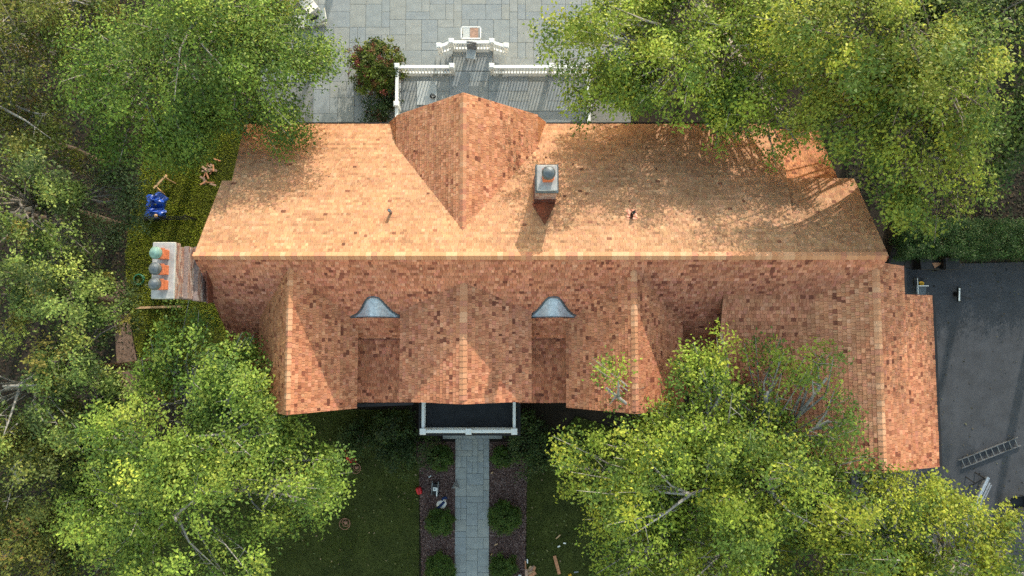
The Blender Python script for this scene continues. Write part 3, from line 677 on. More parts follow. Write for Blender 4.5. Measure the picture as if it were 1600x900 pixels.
# two white loungers at the top edge
def lounger(px, py, rz, label):
    p = at(px, py, .3); r_ = empty('sun_lounger', (p.x, p.y, .06), R(rz), label, 'lounger', 'white loungers on the patio')
    b = MB()
    for yy in (-.3, .3): b.bar((-.85, yy, .3), (.75, yy, .3), .07, .1)
    b.bar((-.85, -.3, .3), (-.85, .3, .3), .07, .1); b.build('frame', M['cream'], r_, bevel=.01)
    for i in range(7): MB().box((-.75+i*.14, 0, .335), (.115, .56, .03)).build('slat', M['cream'], r_)
    b = MB(); b.add([(.2, -.3, .34), (.2, .3, .34), (.82, .3, .78), (.82, -.3, .78), (.23, -.3, .29), (.23, .3, .29), (.85, .3, .73), (.85, -.3, .73)], [(0, 3, 2, 1), (4, 5, 6, 7), (0, 1, 5, 4), (1, 2, 6, 5), (2, 3, 7, 6), (3, 0, 4, 7)]); b.build('backrest', M['cream'], r_)
    for xx in (-.75, .6):
        for yy in (-.28, .28): MB().box((xx, yy, .14), (.06, .06, .28)).build('leg', M['cream'], r_)
    return r_
lounger(488, 32, 10, 'white slatted lounger with a dark cushion at the top edge'); lounger(480, 5, -52, 'pale lounger cut by the top edge behind the first one')
p = at(494, 27, .5); o = MB().tube([(-.3, -.12, 0), (0, 0, .03), (.32, .16, .05)], [.06, .075, .05], 8).build('cushion', M['rubber'], None, (p.x, p.y, .47), smooth=True); tag(o, 'narrow black cushion lying on the white lounger', 'cushion')
p = at(424, 10, .3); b = MB(); b.lathe((0, 0, 0), [(.2, 0), (.28, .3), (.26, .32), (.05, .3)], 14); o = b.build('planter', mat('teal_glaze', (.03, .22, .30), .3, .15, 6), None, (p.x, p.y, .06)); tag(o, 'teal blue planter half hidden under the fine-leaved tree', 'planter')

# ------------------------------------------------------------------ left garden
def crumple(name, m, loc, sx, sy, sz, seed, label, cat, rz=0):
    r0 = np.random.default_rng(seed); n, mm = 22, 12
    ph = r0.uniform(0, 6.28, 12); fr = r0.uniform(2, 7, 12)
    vs, fs = [], []
    for j in range(mm+1):
        v = j/mm*math.pi*.56
        for i in range(n):
            u = 2*math.pi*i/n
            k = 1+.10*math.sin(fr[0]//1*u/1.0*1+ph[0]+v*fr[1])+.09*math.sin(int(fr[2])*u+ph[2]-v*fr[3])+.07*math.sin(int(fr[4]+3)*u+ph[4]+v*fr[5])+r0.uniform(-.05, .05)
            sq = (abs(math.cos(u))**4+abs(math.sin(u))**4)**-.25
            vs.append((sx*math.sin(v)*math.cos(u)*k*sq, sy*math.sin(v)*math.sin(u)*k*sq, max(0, sz*math.cos(v)*(1+.2*math.sin(3*u+ph[6]))+(.12*sz if j == 0 else 0))))
    for j in range(mm):
        for i in range(n):
            a = j*n+i; b_ = j*n+(i+1) % n; fs.append((a, b_, b_+n, a+n))
    fs.append(tuple(range(n)))
    o = MB().add(vs, fs).build(name, m, None, loc, (0, 0, rz)); return tag(o, label, cat, 'blue tarpaulin bundles')
p = at(240, 313, .4); crumple('tarp_bundle', M['blue'], (p.x, p.y, .02), .50, .42, .5, 3, 'upper crumpled blue tarp bundle on the left lawn', 'tarp', .3)
p = at(238, 331, .4); crumple('tarp_bundle', M['blue'], (p.x, p.y, .02), .52, .30, .45, 5, 'lower crumpled blue tarp bundle beside the black fence', 'tarp', .05)
p = at(255, 287, .3)
sh_ = empty('sawhorse', (p.x, p.y, .02), R(48), 'small wooden sawhorse standing on the left lawn above the blue tarps', 'sawhorse')
MB().box((0, 0, .62), (.85, .10, .05)).build('beam', M['wood'], sh_)
for xx in (-.34, .34):
    for yy in (-1, 1): MB().bar((xx, yy*.04, .6), (xx+.05*np.sign(xx), yy*.33, 0), .05, .10).build('leg', M['wood'], sh_)
    MB().box((xx, 0, .3), (.03, .42, .09)).build('brace', M['wood'], sh_)
p = at(328, 264, 0)
sp = empty('scrap_heap', (p.x, p.y, .02), 0, 'heap of loose cedar shingle offcuts on the lawn by the back left roof corner', 'offcuts')
sm = [MB().box((0, 0, 0), (w_, .38, .012)).mesh('shingle_offcut', m_) for w_, m_ in ((.08, M['cedar']), (.11, M['brown']), (.06, M['cedar']), (.09, M['brown']))]
for i in range(20):
    a = random.uniform(0, 6.28); r_ = abs(random.gauss(0, .30))
    link('shingle_offcut', sm[i % 4], None, sp, (math.cos(a)*r_, math.sin(a)*r_+(.0 if i < 15 else -.7), .09+.006*(i % 12)), (random.uniform(-.2, .2), random.uniform(-.2, .2), random.uniform(0, 3.14)))
p = at(219, 437, 0)
b = MB()
for k in range(4):
    rr = .27-.025*(k % 2); pts = [(math.cos(i*math.pi/12)*(rr+.015*math.sin(i*.7+k)), math.sin(i*math.pi/12)*(rr+.01*math.sin(i+k)), .03+.03*k) for i in range(25)]
    b.tube(pts, .02, 6)
o = b.build('garden_hose', M['hose'], None, (p.x, p.y, .05), smooth=True); tag(o, 'coiled green garden hose on the lawn left of the chimney', 'hose')
a, c = at(213, 481, 0), at(286, 479, 0)
o = MB().bar((0, 0, .04), (c.x-a.x, c.y-a.y, .04), .11, .04).build('plank', M['wood'], None, (a.x, a.y, .06)); tag(o, 'long pale plank lying on the lawn below the triple-pot chimney', 'plank')
# black garden fence with a gate post
a, c = at(186, 345, 0), at(306, 343, 0); Lf = (c-a).length
fe = empty('garden_fence', (a.x, a.y, 0), math.atan2(c.y-a.y, c.x-a.x), 'low black metal garden fence running from the woods to the house', 'fence')
for zz in (.15, .55, .98): MB().box((Lf/2, 0, zz), (Lf, .03, .035)).build('rail', M['black'], fe)
pm = MB().box((0, 0, .5), (.014, .014, 1.0)).mesh('picket', M['black'])
for i in range(int(Lf/.14)): link('picket', pm, None, fe, (.07+i*.14, 0, 0))
for xx in (0, 2.55, Lf): MB().box((xx, 0, .58), (.07, .07, 1.16)).box((xx, 0, 1.18), (.10, .10, .04)).build('post', M['black'], fe)
MB().lathe((2.55, 0, 1.2), [(.07, 0), (.09, .05), (.05, .12), (.01, .15)], 10).build('finial', M['wood'], fe)
p = at(232, 662, 0); 
for i, (px, py, L_, rz) in enumerate(((223, 622, .75, -32), (245, 618, .55, -55))):
    q = at(px, py, 0); o = MB().box((0, 0, .05), (L_, .12, .09)).build('log_edging', M['cedar'], None, (q.x, q.y, .03), (0, 0, R(rz)), bevel=.02); tag(o, ('longer orange-brown timber offcut at the end of the dirt path', 'shorter timber offcut right beside the longer one')[i], 'timber', 'timber offcuts on the dirt path')

# ------------------------------------------------------------------ things in front
p = at(655, 766, .15)
gc = empty('fuel_can', (p.x, p.y, .04), R(20), 'red plastic fuel can at the lawn edge of the left mulch bed', 'fuel can')
b = MB(); b.box((0, 0, .14), (.26, .36, .28)); b.build('body', M['red'], gc, bevel=.05)
MB().tube([(0, -.12, .28), (0, -.1, .35), (0, .08, .35), (0, .12, .28)], .018, 6).build('handle', M['red'], gc); MB().tube([(.05, .14, .27), (.07, .19, .34)], .025, 8).build('spout', M['rubber'], gc)
p = at(680, 763, .2)
cp = empty('power_tool', (p.x, p.y, .05), R(-3), 'black generator with a white label in the left mulch bed', 'generator')
b = MB()
for xx in (-.15, .15): b.tube([(xx, -.38, .05), (xx, .34, .05), (xx, .38, .36), (xx, -.2, .36), (xx, -.38, .05)], .016, 6)
b.build('frame', M['alud'], cp); MB().box((0, .1, .2), (.24, .34, .26)).build('engine', M['rubber'], cp, bevel=.03); MB().box((0, -.18, .15), (.22, .26, .2)).build('tank', M['black'], cp, bevel=.04)
MB().box((-.0, .0, .342), (.16, .17, .012)).build('label_plate', M['white'], cp); MB().box((-.0, .0, .351), (.08, .09, .006)).build('print', M['alud'], cp); MB().box((.11, -.14, .33), (.045, .42, .03)).build('handle_bar', M['white'], cp)
for yy in (-.3, .3):
    for xx in (-.17, .17): MB().tube([(xx-.025, yy, .07), (xx+.025, yy, .07)], .07, 12).build('wheel', M['rubber'], cp)
p = at(690, 788, .15)
bg_ = empty('cloth_bag', (p.x, p.y, .05), R(30), 'white and navy cloth bag dropped above the left box ball', 'bag')
b = MB()
vs, fs = [], []
for j in range(8):
    v = j/7*math.pi*.5
    for i in range(18):
        u = i*math.pi/9; k = 1+.08*math.sin(3*u)+.06*math.sin(5*u+v*3); vs.append((.27*math.sin(v)*math.cos(u)*k, .23*math.sin(v)*math.sin(u)*k, .2*math.cos(v)*k))
for j in range(7):
    for i in range(18): fs.append((j*18+i, j*18+(i+1) % 18, (j+1)*18+(i+1) % 18, (j+1)*18+i))
b.add(vs, fs); b.build('body', M['white'], bg_, smooth=True)
MB().tube([(-.33, -.06, .05), (-.15, -.03, .2), (.05, .02, .235), (.2, .05, .18)], [.05, .07, .07, .05], 8).build('band', M['navy'], bg_, smooth=True); MB().tube([(.12, .16, .1), (.2, .22, .13), (.32, .2, .06), (.36, .1, .02)], [.05, .06, .06, .04], 8).build('strap', M['navy'], bg_, smooth=True)
p = at(711, 757, .05)
o = MB().add([(-.20, -.18, .0), (.26, -.2, .0), (.07, .26, .0), (.05, -.04, .24)], [(0, 1, 3), (1, 2, 3), (2, 0, 3), (0, 2, 1)]).build('dustpan', M['grey'], None, (p.x, p.y, .08)); tag(o, 'dark grey triangular scoop on the left edge of the stone walk', 'scoop')
def wire_ring(px, py, label, r_=.27):
    p = at(px, py, .1); t_ = empty('wire_planter', (p.x, p.y, .03), random.uniform(0, 1), label, 'plant stand', 'round wire plant stands')
    for zz, rr in ((.38, r_), (.12, r_*.7)):
        MB().tube([(math.cos(i*math.pi/12)*rr, math.sin(i*math.pi/12)*rr, zz) for i in range(25)], .016, 6).build('ring', M['rust'], t_)
    for i in range(5):
        a = i*1.2566; MB().tube([(0, 0, .12), (math.cos(a)*r_*.7, math.sin(a)*r_*.7, .12), (math.cos(a)*r_, math.sin(a)*r_, .38)], .012, 5).build('spoke', M['rust'], t_)
    MB().lathe((0, 0, .1), [(.08, 0), (.09, .05), (.02, .07)], 10).build('hub', M['rust'], t_)
wire_ring(541, 816, 'round rusty wire plant stand standing alone on the left lawn'); wire_ring(558, 730, 'round wire plant stand in the shade beside the red bag', .25)
p = at(546, 712, .2); crumple('red_bag', M['red'], (p.x, p.y, .03), .2, .36, .3, 9, 'crumpled red bag in the shade under the left gable eave', 'bag', .3)
bpy.data.objects['red_bag']['group'] = 'bags by the shrubs'
p = at(870, 882, 0); o = MB().box((0, 0, .02), (.16, .92, .03)).build('board', M['cedar'], None, (p.x, p.y, .05), (0, 0, R(15))); tag(o, 'cedar board lying on the right lawn near the bottom edge', 'board')
p = at(828, 890, 0)
bd = empty('offcut_bundle', (p.x, p.y, .04), 0, 'splayed pile of cedar offcuts on the edge of the right mulch bed', 'offcuts')
for i, (dx, dy, L_, w_, rz) in enumerate(((-.22, .2, .5, .07, 92), (-.05, 0, .45, .13, 60), (.1, .05, .42, .14, 48), (.18, .0, .4, .12, 70), (0, -.15, .5, .15, 20), (-.18, -.12, .4, .14, 95), (.1, -.2, .45, .16, 35))):
    MB().box((dx, dy, .03+.022*i), (L_, w_, .02), R(rz)).build('shingle_offcut', (M['cedar'], M['wood'], M['brown'])[i % 3], bd)
p = at(812, 899, 0); o = MB().lathe((0, 0, 0), [(.09, 0), (.11, .2), (.1, .22), (.03, .24)], 12).build('paint_tub', M['white'], None, (p.x, p.y, .04)); tag(o, 'small white tub at the bottom edge beside the offcut pile', 'tub')
p = at(890, 897, 0); t_ = empty('nail_gun', (p.x, p.y, .05), R(20), 'small yellow and black tool on the lawn at the bottom edge', 'tool')
MB().box((0, 0, .08), (.16, .1, .14)).build('body', M['yellow'], t_, bevel=.02); MB().box((0, -.12, .06), (.06, .2, .07)).build('grip', M['rubber'], t_, bevel=.015)
for i, (px, py, L_, rz, m_) in enumerate(((872, 838, .28, 40, 'wood'), (882, 848, .13, -10, 'white'), (873, 853, .14, 20, 'white'), (824, 876, .2, 95, 'white'), (775, 850, .18, 25, 'wood'), (768, 866, .15, 60, 'wood'), (900, 893, .22, 8, 'alud'), (672, 744, .16, 35, 'pgrey'), (769, 738, .12, 30, 'wood'))):
    q = at(px, py, 0); o = MB().box((0, 0, 0), (L_, .06, .02)).build('wood_scrap', M[m_], None, (q.x, q.y, .085), (0, .05, R(rz)))
    tag(o, ('thin curved cedar sliver on the right lawn', 'upper of two tiny white scraps on the right lawn', 'lower of two tiny white scraps on the right lawn', 'white stick at the outer edge of the right mulch bed', 'pale chip below the big right box ball', 'pale chip at the walk edge near the bottom', 'thin grey strip on the right lawn by the yellow tool', 'pale grey scrap above the generator', 'tiny pale chip in the right bed near the porch')[i], 'scrap', 'scraps dropped by the roofers')

# ------------------------------------------------------------------ driveway
a, c = at(1500, 724, 0), at(1588, 690, 0); Ll = (c-a).length
ld = empty('ladder', (a.x, a.y, .03), math.atan2(c.y-a.y, c.x-a.x), 'grey aluminium ladder lying flat on the driveway', 'ladder')
for yy in (-.21, .21): MB().box((Ll/2, yy, .08), (Ll+.15, .03, .09)).build('rail', M['dalu'], ld)
rm = MB().tube([(0, -.21, .08), (0, .21, .08)], .018, 8).mesh('rung', M['alud'])
for i in range(10): link('rung', rm, None, ld, (.1+i*(Ll-.2)/9, 0, 0))
for i, (px, py, L_, w_, h_) in enumerate(((1521, 785, 2.9, .16, .16), (1530, 783, 2.1, .07, .08), (1535, 782, 1.8, .05, .05))):
    q = at(px, py, 0); t_ = MB(); t_.box((0, 0, h_/2+.02), (w_, L_, h_)); t_.box((-w_*.3, 0, h_+.03), (w_*.15, L_, .02)); t_.box((w_*.3, 0, h_+.03), (w_*.15, L_, .02))
    o = t_.build('scaffold_pole', M['alu'], None, (q.x, q.y, .03), (0, 0, R(-28))); tag(o, ('thickest aluminium staging beam on the driveway by the bottom right tree', 'middle thin aluminium bar beside the staging beam', 'thinnest aluminium bar, right of the staging beam')[i], 'metal beam', 'aluminium beams on the driveway')
p = at(1519, 748, 0)
st = empty('trestle', (p.x, p.y, .03), R(25), 'black folding trestle on the driveway beside the staging beam', 'trestle')
MB().box((0, 0, .55), (.6, .06, .06)).build('beam', M['black'], st)
for xx in (-.27, .27):
    for yy in (-1, 1): MB().bar((xx, yy*.02, .55), (xx, yy*.24, 0), .04).build('leg', M['black'], st)
p = at(1496, 460, .2)
lt = empty('pole_light', (p.x, p.y, .03), R(-4), 'white tube work light standing on the driveway', 'work light')
MB().box((0, 0, .26), (.14, .75, .1)).build('housing', M['black'], lt, bevel=.01); MB().box((0, -.08, .32), (.07, .52, .03)).build('tube', M['white'], lt); MB().box((0, .26, .32), (.08, .1, .03)).build('end_cap', M['white'], lt)
MB().tube([(.08, -.05, .2), (.8, -.15, .03)], .012, 6).build('cord', M['black'], lt); MB().box((0, 0, .1), (.2, .2, .2)).build('base', M['black'], lt)
p = at(1440, 446, .4)
ct = empty('tool_cart', (p.x, p.y, .03), 0, 'open metal trolley with white rails in the driveway corner by the wing', 'trolley')
MB().box((0, -.25, .3), (.5, .5, .05)).build('tray', M['lead'], ct); MB().box((0, .2, .12), (.46, .36, .05)).build('lower_tray', M['rubber'], ct)
for (x_, y_, w_, h_) in ((-.27, 0, .03, .8), (0, .02, .55, .04)): MB().box((x_, y_-.05, .5), (w_, h_, .03)).build('rail', M['white'], ct)
for xx in (-.25, .25):
    for yy in (-.4, .35): MB().box((xx, yy, .25), (.03, .03, .5)).build('leg', M['alud'], ct)
crumple('glove', M['yellow'], (p.x+.12, p.y+.12, .19), .12, .09, .08, 4, 'olive yellow gloves on the metal trolley', 'gloves')
bpy.data.objects['glove']['group'] = 'things on the trolley'
def bin_(px, py, rz, label):
    p = at(px, py, .8); r_ = empty('wheelie_bin', (p.x, p.y, .03), R(rz), label, 'rubbish bin', 'rubbish bins against the hedge')
    b = MB(); b.add([(-.2, -.25, .05), (.2, -.25, .05), (.2, .25, .05), (-.2, .25, .05), (-.28, -.34, .95), (.28, -.34, .95), (.28, .34, .95), (-.28, .34, .95)], [(0, 3, 2, 1), (4, 5, 6, 7), (0, 1, 5, 4), (1, 2, 6, 5), (2, 3, 7, 6), (3, 0, 4, 7)]); b.build('body', M['rubber'], r_, bevel=.02)
    MB().box((0, .0, .985), (.6, .72, .05)).build('lid', M['rubber'], r_, bevel=.02); MB().tube([(-.25, .4, .95), (.25, .4, .95)], .02, 6).build('handle', M['black'], r_)
    for xx in (-.24, .24): MB().tube([(xx-.03, .28, .1), (xx+.03, .28, .1)], .1, 12).build('wheel', M['black'], r_)
bin_(1443, 411, 4, 'black wheeled bin against the hedge, nearest the wing'); bin_(1484, 413, 90, 'black wheeled bin against the hedge, farther from the wing')
p = at(1460, 414, .3); o = MB().add([(-.28, .08, .55), (.3, .1, .55), (-.12, -.18, .5), (-.28, .08, .52), (.3, .1, .52), (-.12, -.18, .47)], [(0, 2, 1), (3, 4, 5), (0, 1, 4, 3), (1, 2, 5, 4), (2, 0, 3, 5)]).build('cardboard_sheet', M['card'], None, (p.x, p.y, .03)); tag(o, 'torn brown cardboard piece between the two black bins', 'cardboard')
MBx = MB().box((0, 0, .25), (.75, .5, .5)).build('black_crate', M['rubber'], None, (p.x+.02, p.y-.0, .03), bevel=.03); tag(MBx, 'low black crate under the cardboard between the bins', 'crate')
p = at(1405, 405, .3)
hb = empty('cellar_hatch', (p.x+.3, p.y+.1, .0), R(-6), 'dark sloping cellar hatch beside the wing and the hedge', 'hatch')
MB().add([(-.8, -.5, 0), (.8, -.5, 0), (.8, .5, 0), (-.8, .5, 0), (-.8, -.5, .2), (.8, -.5, .2), (.8, .5, .6), (-.8, .5, .6)], [(0, 3, 2, 1), (4, 5, 6, 7), (0, 1, 5, 4), (1, 2, 6, 5), (2, 3, 7, 6), (3, 0, 4, 7)]).build('curb', M['trim'], hb)
for xx in (-.38, .38): MB().add([(xx-.36, -.48, .215), (xx+.36, -.48, .215), (xx+.36, .48, .60), (xx-.36, .48, .60), (xx-.36, -.48, .235), (xx+.36, -.48, .235), (xx+.36, .48, .625), (xx-.36, .48, .625)], [(0, 3, 2, 1), (4, 5, 6, 7), (0, 1, 5, 4), (1, 2, 6, 5), (2, 3, 7, 6), (3, 0, 4, 7)]).build('door_leaf', M['trim'], hb)
p = at(1590, 785, .3)
wb = empty('wheelbarrow', (p.x, p.y, .03), R(10), 'black wheelbarrow at the right edge of the driveway', 'wheelbarrow')
MB().add([(-.3, -.22, .25), (.3, -.22, .25), (.3, .22, .25), (-.3, .22, .25), (-.48, -.36, .55), (.45, -.36, .55), (.45, .36, .55), (-.48, .36, .55)], [(0, 3, 2, 1), (0, 1, 5, 4), (1, 2, 6, 5), (2, 3, 7, 6), (3, 0, 4, 7)]).build('tray', M['rubber'], wb)
MB().tube([(-.62, -.05, .2), (-.62, .05, .2)], .2, 16).build('wheel', M['rubber'], wb)
for yy in (-.25, .25): MB().tube([(-.6, yy*.3, .2), (.2, yy, .28), (1.0, yy*1.1, .55)], .02, 6).build('handle', M['black'], wb); MB().bar((.35, yy, .27), (.38, yy, 0), .03).build('leg', M['black'], wb)

# ------------------------------------------------------------------ trees, shrubs, hedge
def leaf_quads(P, out, size, tint_c, jit=0.25, flat=0.75, yellow=0.0, aspect=0.55):
    """P (N,3) leaf bases, out (N,3) outward directions -> folded leaf quads and colours"""
    N = len(P)
    nrm = np.c_[RNG.normal(0, .48, N), RNG.normal(0, .48, N), np.full(N, flat)]+out*0.35
    nrm /= np.linalg.norm(nrm, axis=1, keepdims=True)
    ax = RNG.normal(0, 1, (N, 3))+out*0.9; ax -= nrm*(ax*nrm).sum(1, keepdims=True); ax /= np.linalg.norm(ax, axis=1, keepdims=True)
    sd_ = np.cross(nrm, ax)
    L = (size*RNG.uniform(0.5, 1.4, N))[:, None]; w = L*aspect*0.5*RNG.uniform(.8, 1.2, (N, 1))
    V = np.zeros((N, 4, 3))
    V[:, 0] = P; V[:, 2] = P+ax*L-nrm*L*0.12
    V[:, 1] = P+ax*L*0.45+sd_*w+nrm*L*0.08; V[:, 3] = P+ax*L*0.45-sd_*w+nrm*L*0.08
    t = np.array(tint_c)[None, :]*RNG.uniform(1-jit, 1+jit, (N, 1))*RNG.uniform(.93, 1.07, (N, 3))
    return V.reshape(-1, 3), t

def foliage(lobes, size, tint, dens=330, per=70, tuft=0.30, twig=0.55, flat=0.75, fill=0.35, accents=(), jit=0.25, ragged=0.25, aspect=0.55, skin=0.5, spread=0.24):
    """leaf clumps spread over and through a set of ellipsoid lobes; returns quads, tints and clump points"""
    Vs, Ts, tips = [], [], []
    for (c, r, *dm) in lobes:
        c = np.array(c); r = np.array(r); dm = dm[0] if dm else 1.0
        area = math.pi*r[0]*r[1]
        nc = max(6, int(area*dens*dm/per))
        nb_ = max(5, int(area*1.1)); bd_ = RNG.normal(0, 1, (nb_*4, 3)); bd_ /= np.linalg.norm(bd_, axis=1, keepdims=True); bd_ = bd_[bd_[:, 2] > -0.3][:nb_]
        br_ = RNG.uniform(.78, 1.08, len(bd_)); bi = RNG.integers(0, len(bd_), nc)
        d = bd_[bi]+RNG.normal(0, spread, (nc, 3)); d /= np.linalg.norm(d, axis=1, keepdims=True)
        ph = RNG.uniform(0, 6.28, 6)
        az = np.arctan2(d[:, 1], d[:, 0])
        lump = 1+ragged*(0.5*np.sin(3*az+ph[0]+2*d[:, 2])+0.5*np.sin(5*az+ph[1]-3*d[:, 2])+.4*np.sin(9*az+ph[2]))
        rad = np.where(RNG.random(len(d)) < fill, RNG.uniform(0.35, 0.85, len(d)), RNG.uniform(skin+.3, 1.05, len(d)))*lump*br_[bi]
        P = c+d*r*rad[:, None]
        tips += [(p, c) for p in P]
        k = (RNG.poisson(per, len(P))*RNG.uniform(.45, 1.55, len(P))).astype(int)+8
        idx = np.repeat(np.arange(len(P)), k); N = len(idx)
        dirs = d*np.array([1, 1, .5])+RNG.normal(0, .35, d.shape); dirs /= np.linalg.norm(dirs, axis=1, keepdims=True)
        t = RNG.uniform(-.5, .8, N)[:, None]
        g = RNG.normal(0, 1, (N, 3))*np.array([1, 1, .55])
        L = P[idx]+dirs[idx]*t*twig+g*tuft*(1.05-0.55*np.maximum(t, 0))
        ct = np.array(tint)[None, :]*RNG.uniform(1-jit, 1+jit, (len(P), 1))
        for (ac, share) in accents:  # random clump colours; the dark share also imitates shade between clumps
            kx = RNG.random(len(P)) < share; ct[kx] = np.array(ac)*RNG.uniform(.8, 1.2, (kx.sum(), 1))
        V, tt = leaf_quads(L, dirs[idx], size, (1, 1, 1), .15, flat, aspect=aspect)
        Vs.append(V); Ts.append(tt*ct[idx]*np.array((.92, .95, .76)))
    return np.concatenate(Vs), np.concatenate(Ts), tips

NLEAF = [0]
def tree(name, lobes_px, style, label, base=None, group='trees around the house', bark='bark', nbr=26):
    """lobes_px: (px, py, z, rx, ry, rz) for every lobe of the crown"""
    lobes = [((*at(px, py, z)[:2], z), (rx*1.09, ry*1.09, rz*1.05), *dm) for (px, py, z, rx, ry, rz, *dm) in lobes_px]
    cx = np.mean([l[0][0] for l in lobes]); cy = np.mean([l[0][1] for l in lobes]); zlow = min(l[0][2]-l[1][2] for l in lobes)
    if base is None: base = (cx*1.06-(.9 if cx < -12 else 0), cy)
    root = empty(name, (base[0], base[1], 0), 0, label, 'tree', group)
    off = np.array([base[0], base[1], 0])
    V, T, tips = foliage([(np.array(c)-off, r, *dm) for c, r, *dm in lobes], **style)
    NLEAF[0] += len(V)//4
    link('crown', quads_mesh('crown', V, 4, T, M['leaf']), None, root)
    zf_ = max(1.5, zlow*0.75)
    b = MB(); fork = Vector((0, 0, zf_)); rt = 0.10+0.016*max(l[0][2] for l in lobes)
    b.tube([(0, 0, -.1), (0, 0, .4), (random.uniform(-.1, .1), random.uniform(-.1, .1), zf_*.6), fork], [rt*1.5, rt*1.1, rt*.9, rt*.75], 9)
    b.build('trunk', M['bark_d'], root, smooth=True)
    lb = MB()
    for (c, r, *dm) in lobes:
        c = Vector(c)-Vector(off); r = Vector(r)
        e = c+Vector((0, 0, r.z*.45)); m1 = fork.lerp(e, .45)+Vector((random.uniform(-.4, .4), random.uniform(-.4, .4), -.25))
        lb.tube([fork, m1, e], [rt*.7, rt*.45, .045], 7)
        sel = [t for t in tips if (Vector(t[1])-c).length < 1e-3]; random.shuffle(sel)
        for (p, _) in sel[:nbr]:
            p = Vector(p); k = random.uniform(.25, .95)
            s_ = fork.lerp(m1, k*2) if k < .5 else m1.lerp(e, k*2-1)
            mid = s_.lerp(p, .5)+Vector((random.uniform(-.3, .3), random.uniform(-.3, .3), random.uniform(-.1, .35)))
            lb.tube([s_, mid, p, p+(p-mid)*.25], [rt*.26, rt*.15, .016, .006], 5, caps=False)
            for q in range(2):
                e2 = mid.lerp(p, random.uniform(.3, .9)); lb.tube([e2, e2+Vector((random.uniform(-.6, .6), random.uniform(-.6, .6), random.uniform(0, .4)))], [.018, .005], 4, caps=False)
    lb.build('limbs', M[bark], root, smooth=True)
    return root

YG = dict(size=.128, spread=.21, tint=(0.277, 0.336, 0.050), dens=520, per=85, tuft=.27, twig=.6, accents=[((0.41, 0.42, 0.06), .16), ((0.12, 0.18, 0.036), .34)], ragged=.26, fill=.25)      # yellow-green, broad leaf
LG = dict(size=.125, spread=.21, tint=(0.246, 0.327, 0.061), dens=540, per=85, tuft=.26, twig=.55, accents=[((0.37, 0.42, 0.08), .2), ((0.11, 0.175, 0.038), .34)], ragged=.26, fill=.25)
FG = dict(size=.12, tint=(0.198, 0.282, 0.050), dens=600, per=110, tuft=.36, twig=.7, accents=[((0.28, 0.34, 0.06), .24), ((0.085, 0.14, 0.03), .34)], ragged=.16, aspect=.5)         # fine leaves
OAK = dict(size=.12, spread=.17, tint=(0.236, 0.299, 0.085), dens=430, per=120, tuft=.23, twig=.28, accents=[((0.36, 0.40, 0.11), .26), ((0.085, 0.12, 0.04), .42), ((0.25, 0.21, 0.05), .05)], ragged=.38, flat=.55, fill=.15)   # dense tufts
BRN = dict(size=.11, spread=.18, tint=(0.16, 0.175, 0.042), dens=420, per=80, tuft=.28, twig=.45, accents=[((0.235, 0.215, 0.048), .28), ((0.10, 0.125, 0.034), .3), ((0.20, 0.13, 0.04), .07)], ragged=.3, flat=.5)
GRY = dict(size=.11, spread=.18, tint=(0.188, 0.220, 0.094), dens=430, per=55, tuft=.24, twig=.5, accents=[((0.276, 0.300, 0.149), .25), ((0.114, 0.155, 0.062), .3)], ragged=.3, flat=.55)
DRK = dict(size=.14, tint=(0.064, 0.103, 0.029), dens=400, per=60, tuft=.27, twig=.5, accents=[((0.105, 0.152, 0.033), .2), ((0.041, 0.073, 0.022), .25)], ragged=.25)

# upper left
tree('birch_tree', [(225, 135, 8.0, 2.7, 2.9, 2.6), (330, 60, 8.8, 2.9, 2.6, 2.8), (420, 115, 8.2, 2.6, 2.3, 2.4), (440, 205, 7.6, 1.4, .8, .9, .35), (285, 190, 7.0, 1.7, 1.3, 1.5), (400, 40, 8.6, 1.3, 1.5, 1.8), (490, 120, 7.8, .8, 1.1, 1.2, .7)], FG, 'large fine-leaved green tree leaning over the back left roof corner', base=tuple(at(345, 120, 0)[:2]), bark='bark_p')
tree('brown_oak_tree', [(40, 60, 8.5, 2.4, 2.4, 2.6), (95, 20, 8.0, 1.8, 1.7, 2.0)], BRN, 'brownish-green tree in the top left corner', bark='bark_p')
tree('brown_oak_tree', [(25, 175, 8.6, 2.0, 2.1, 2.4), (80, 185, 7.6, 1.5, 1.6, 1.9)], BRN, 'olive tree with bare pale twigs at the left edge, below the corner tree', bark='bark_p')
# left column
tree('oak_tree', [(45, 320, 9.2, 1.9, 1.8, 2.0), (85, 275, 8.2, 1.4, 1.2, 1.6)], OAK, 'tufted oak at the left edge, level with the blue tarps', bark='bark')
tree('grey_leaved_tree', [(165, 315, 6.6, 1.5, 1.6, 1.9), (150, 400, 6.6, 1.9, 1.7, 2.0), (205, 270, 6.2, .9, .7, .9)], GRY, 'silvery grey-green tree between the woods and the blue tarps', base=tuple(at(95, 350, 0)[:2]))
tree('oak_tree', [(40, 440, 9.2, 2.2, 1.9, 2.1), (110, 470, 8.2, 1.7, 1.5, 1.8)], OAK, 'tufted oak at the left edge, level with the triple-pot chimney')
tree('oak_tree', [(130, 560, 8.0, 1.9, 1.9, 2.1), (170, 600, 7.4, 1.3, 1.3, 1.5)], OAK, 'rounded oak left of the dirt path below the chimney')
tree('oak_tree', [(40, 600, 8.8, 2.1, 2.2, 2.4)], OAK, 'dense oak at the left edge below picture middle', bark='bark_p')
tree('brown_oak_tree', [(60, 745, 8.0, 2.2, 2.0, 2.3), (20, 690, 7.6, 1.4, 1.3, 1.5)], BRN, 'olive oak with bent pale bare limbs at the lower left edge', bark='bark_p', nbr=12)
tree('brown_oak_tree', [(30, 860, 8.0, 2.0, 1.9, 2.2), (110, 870, 7.0, 1.8, 1.6, 2.0)], BRN, 'dull olive tree in the bottom left corner', bark='bark', nbr=10)
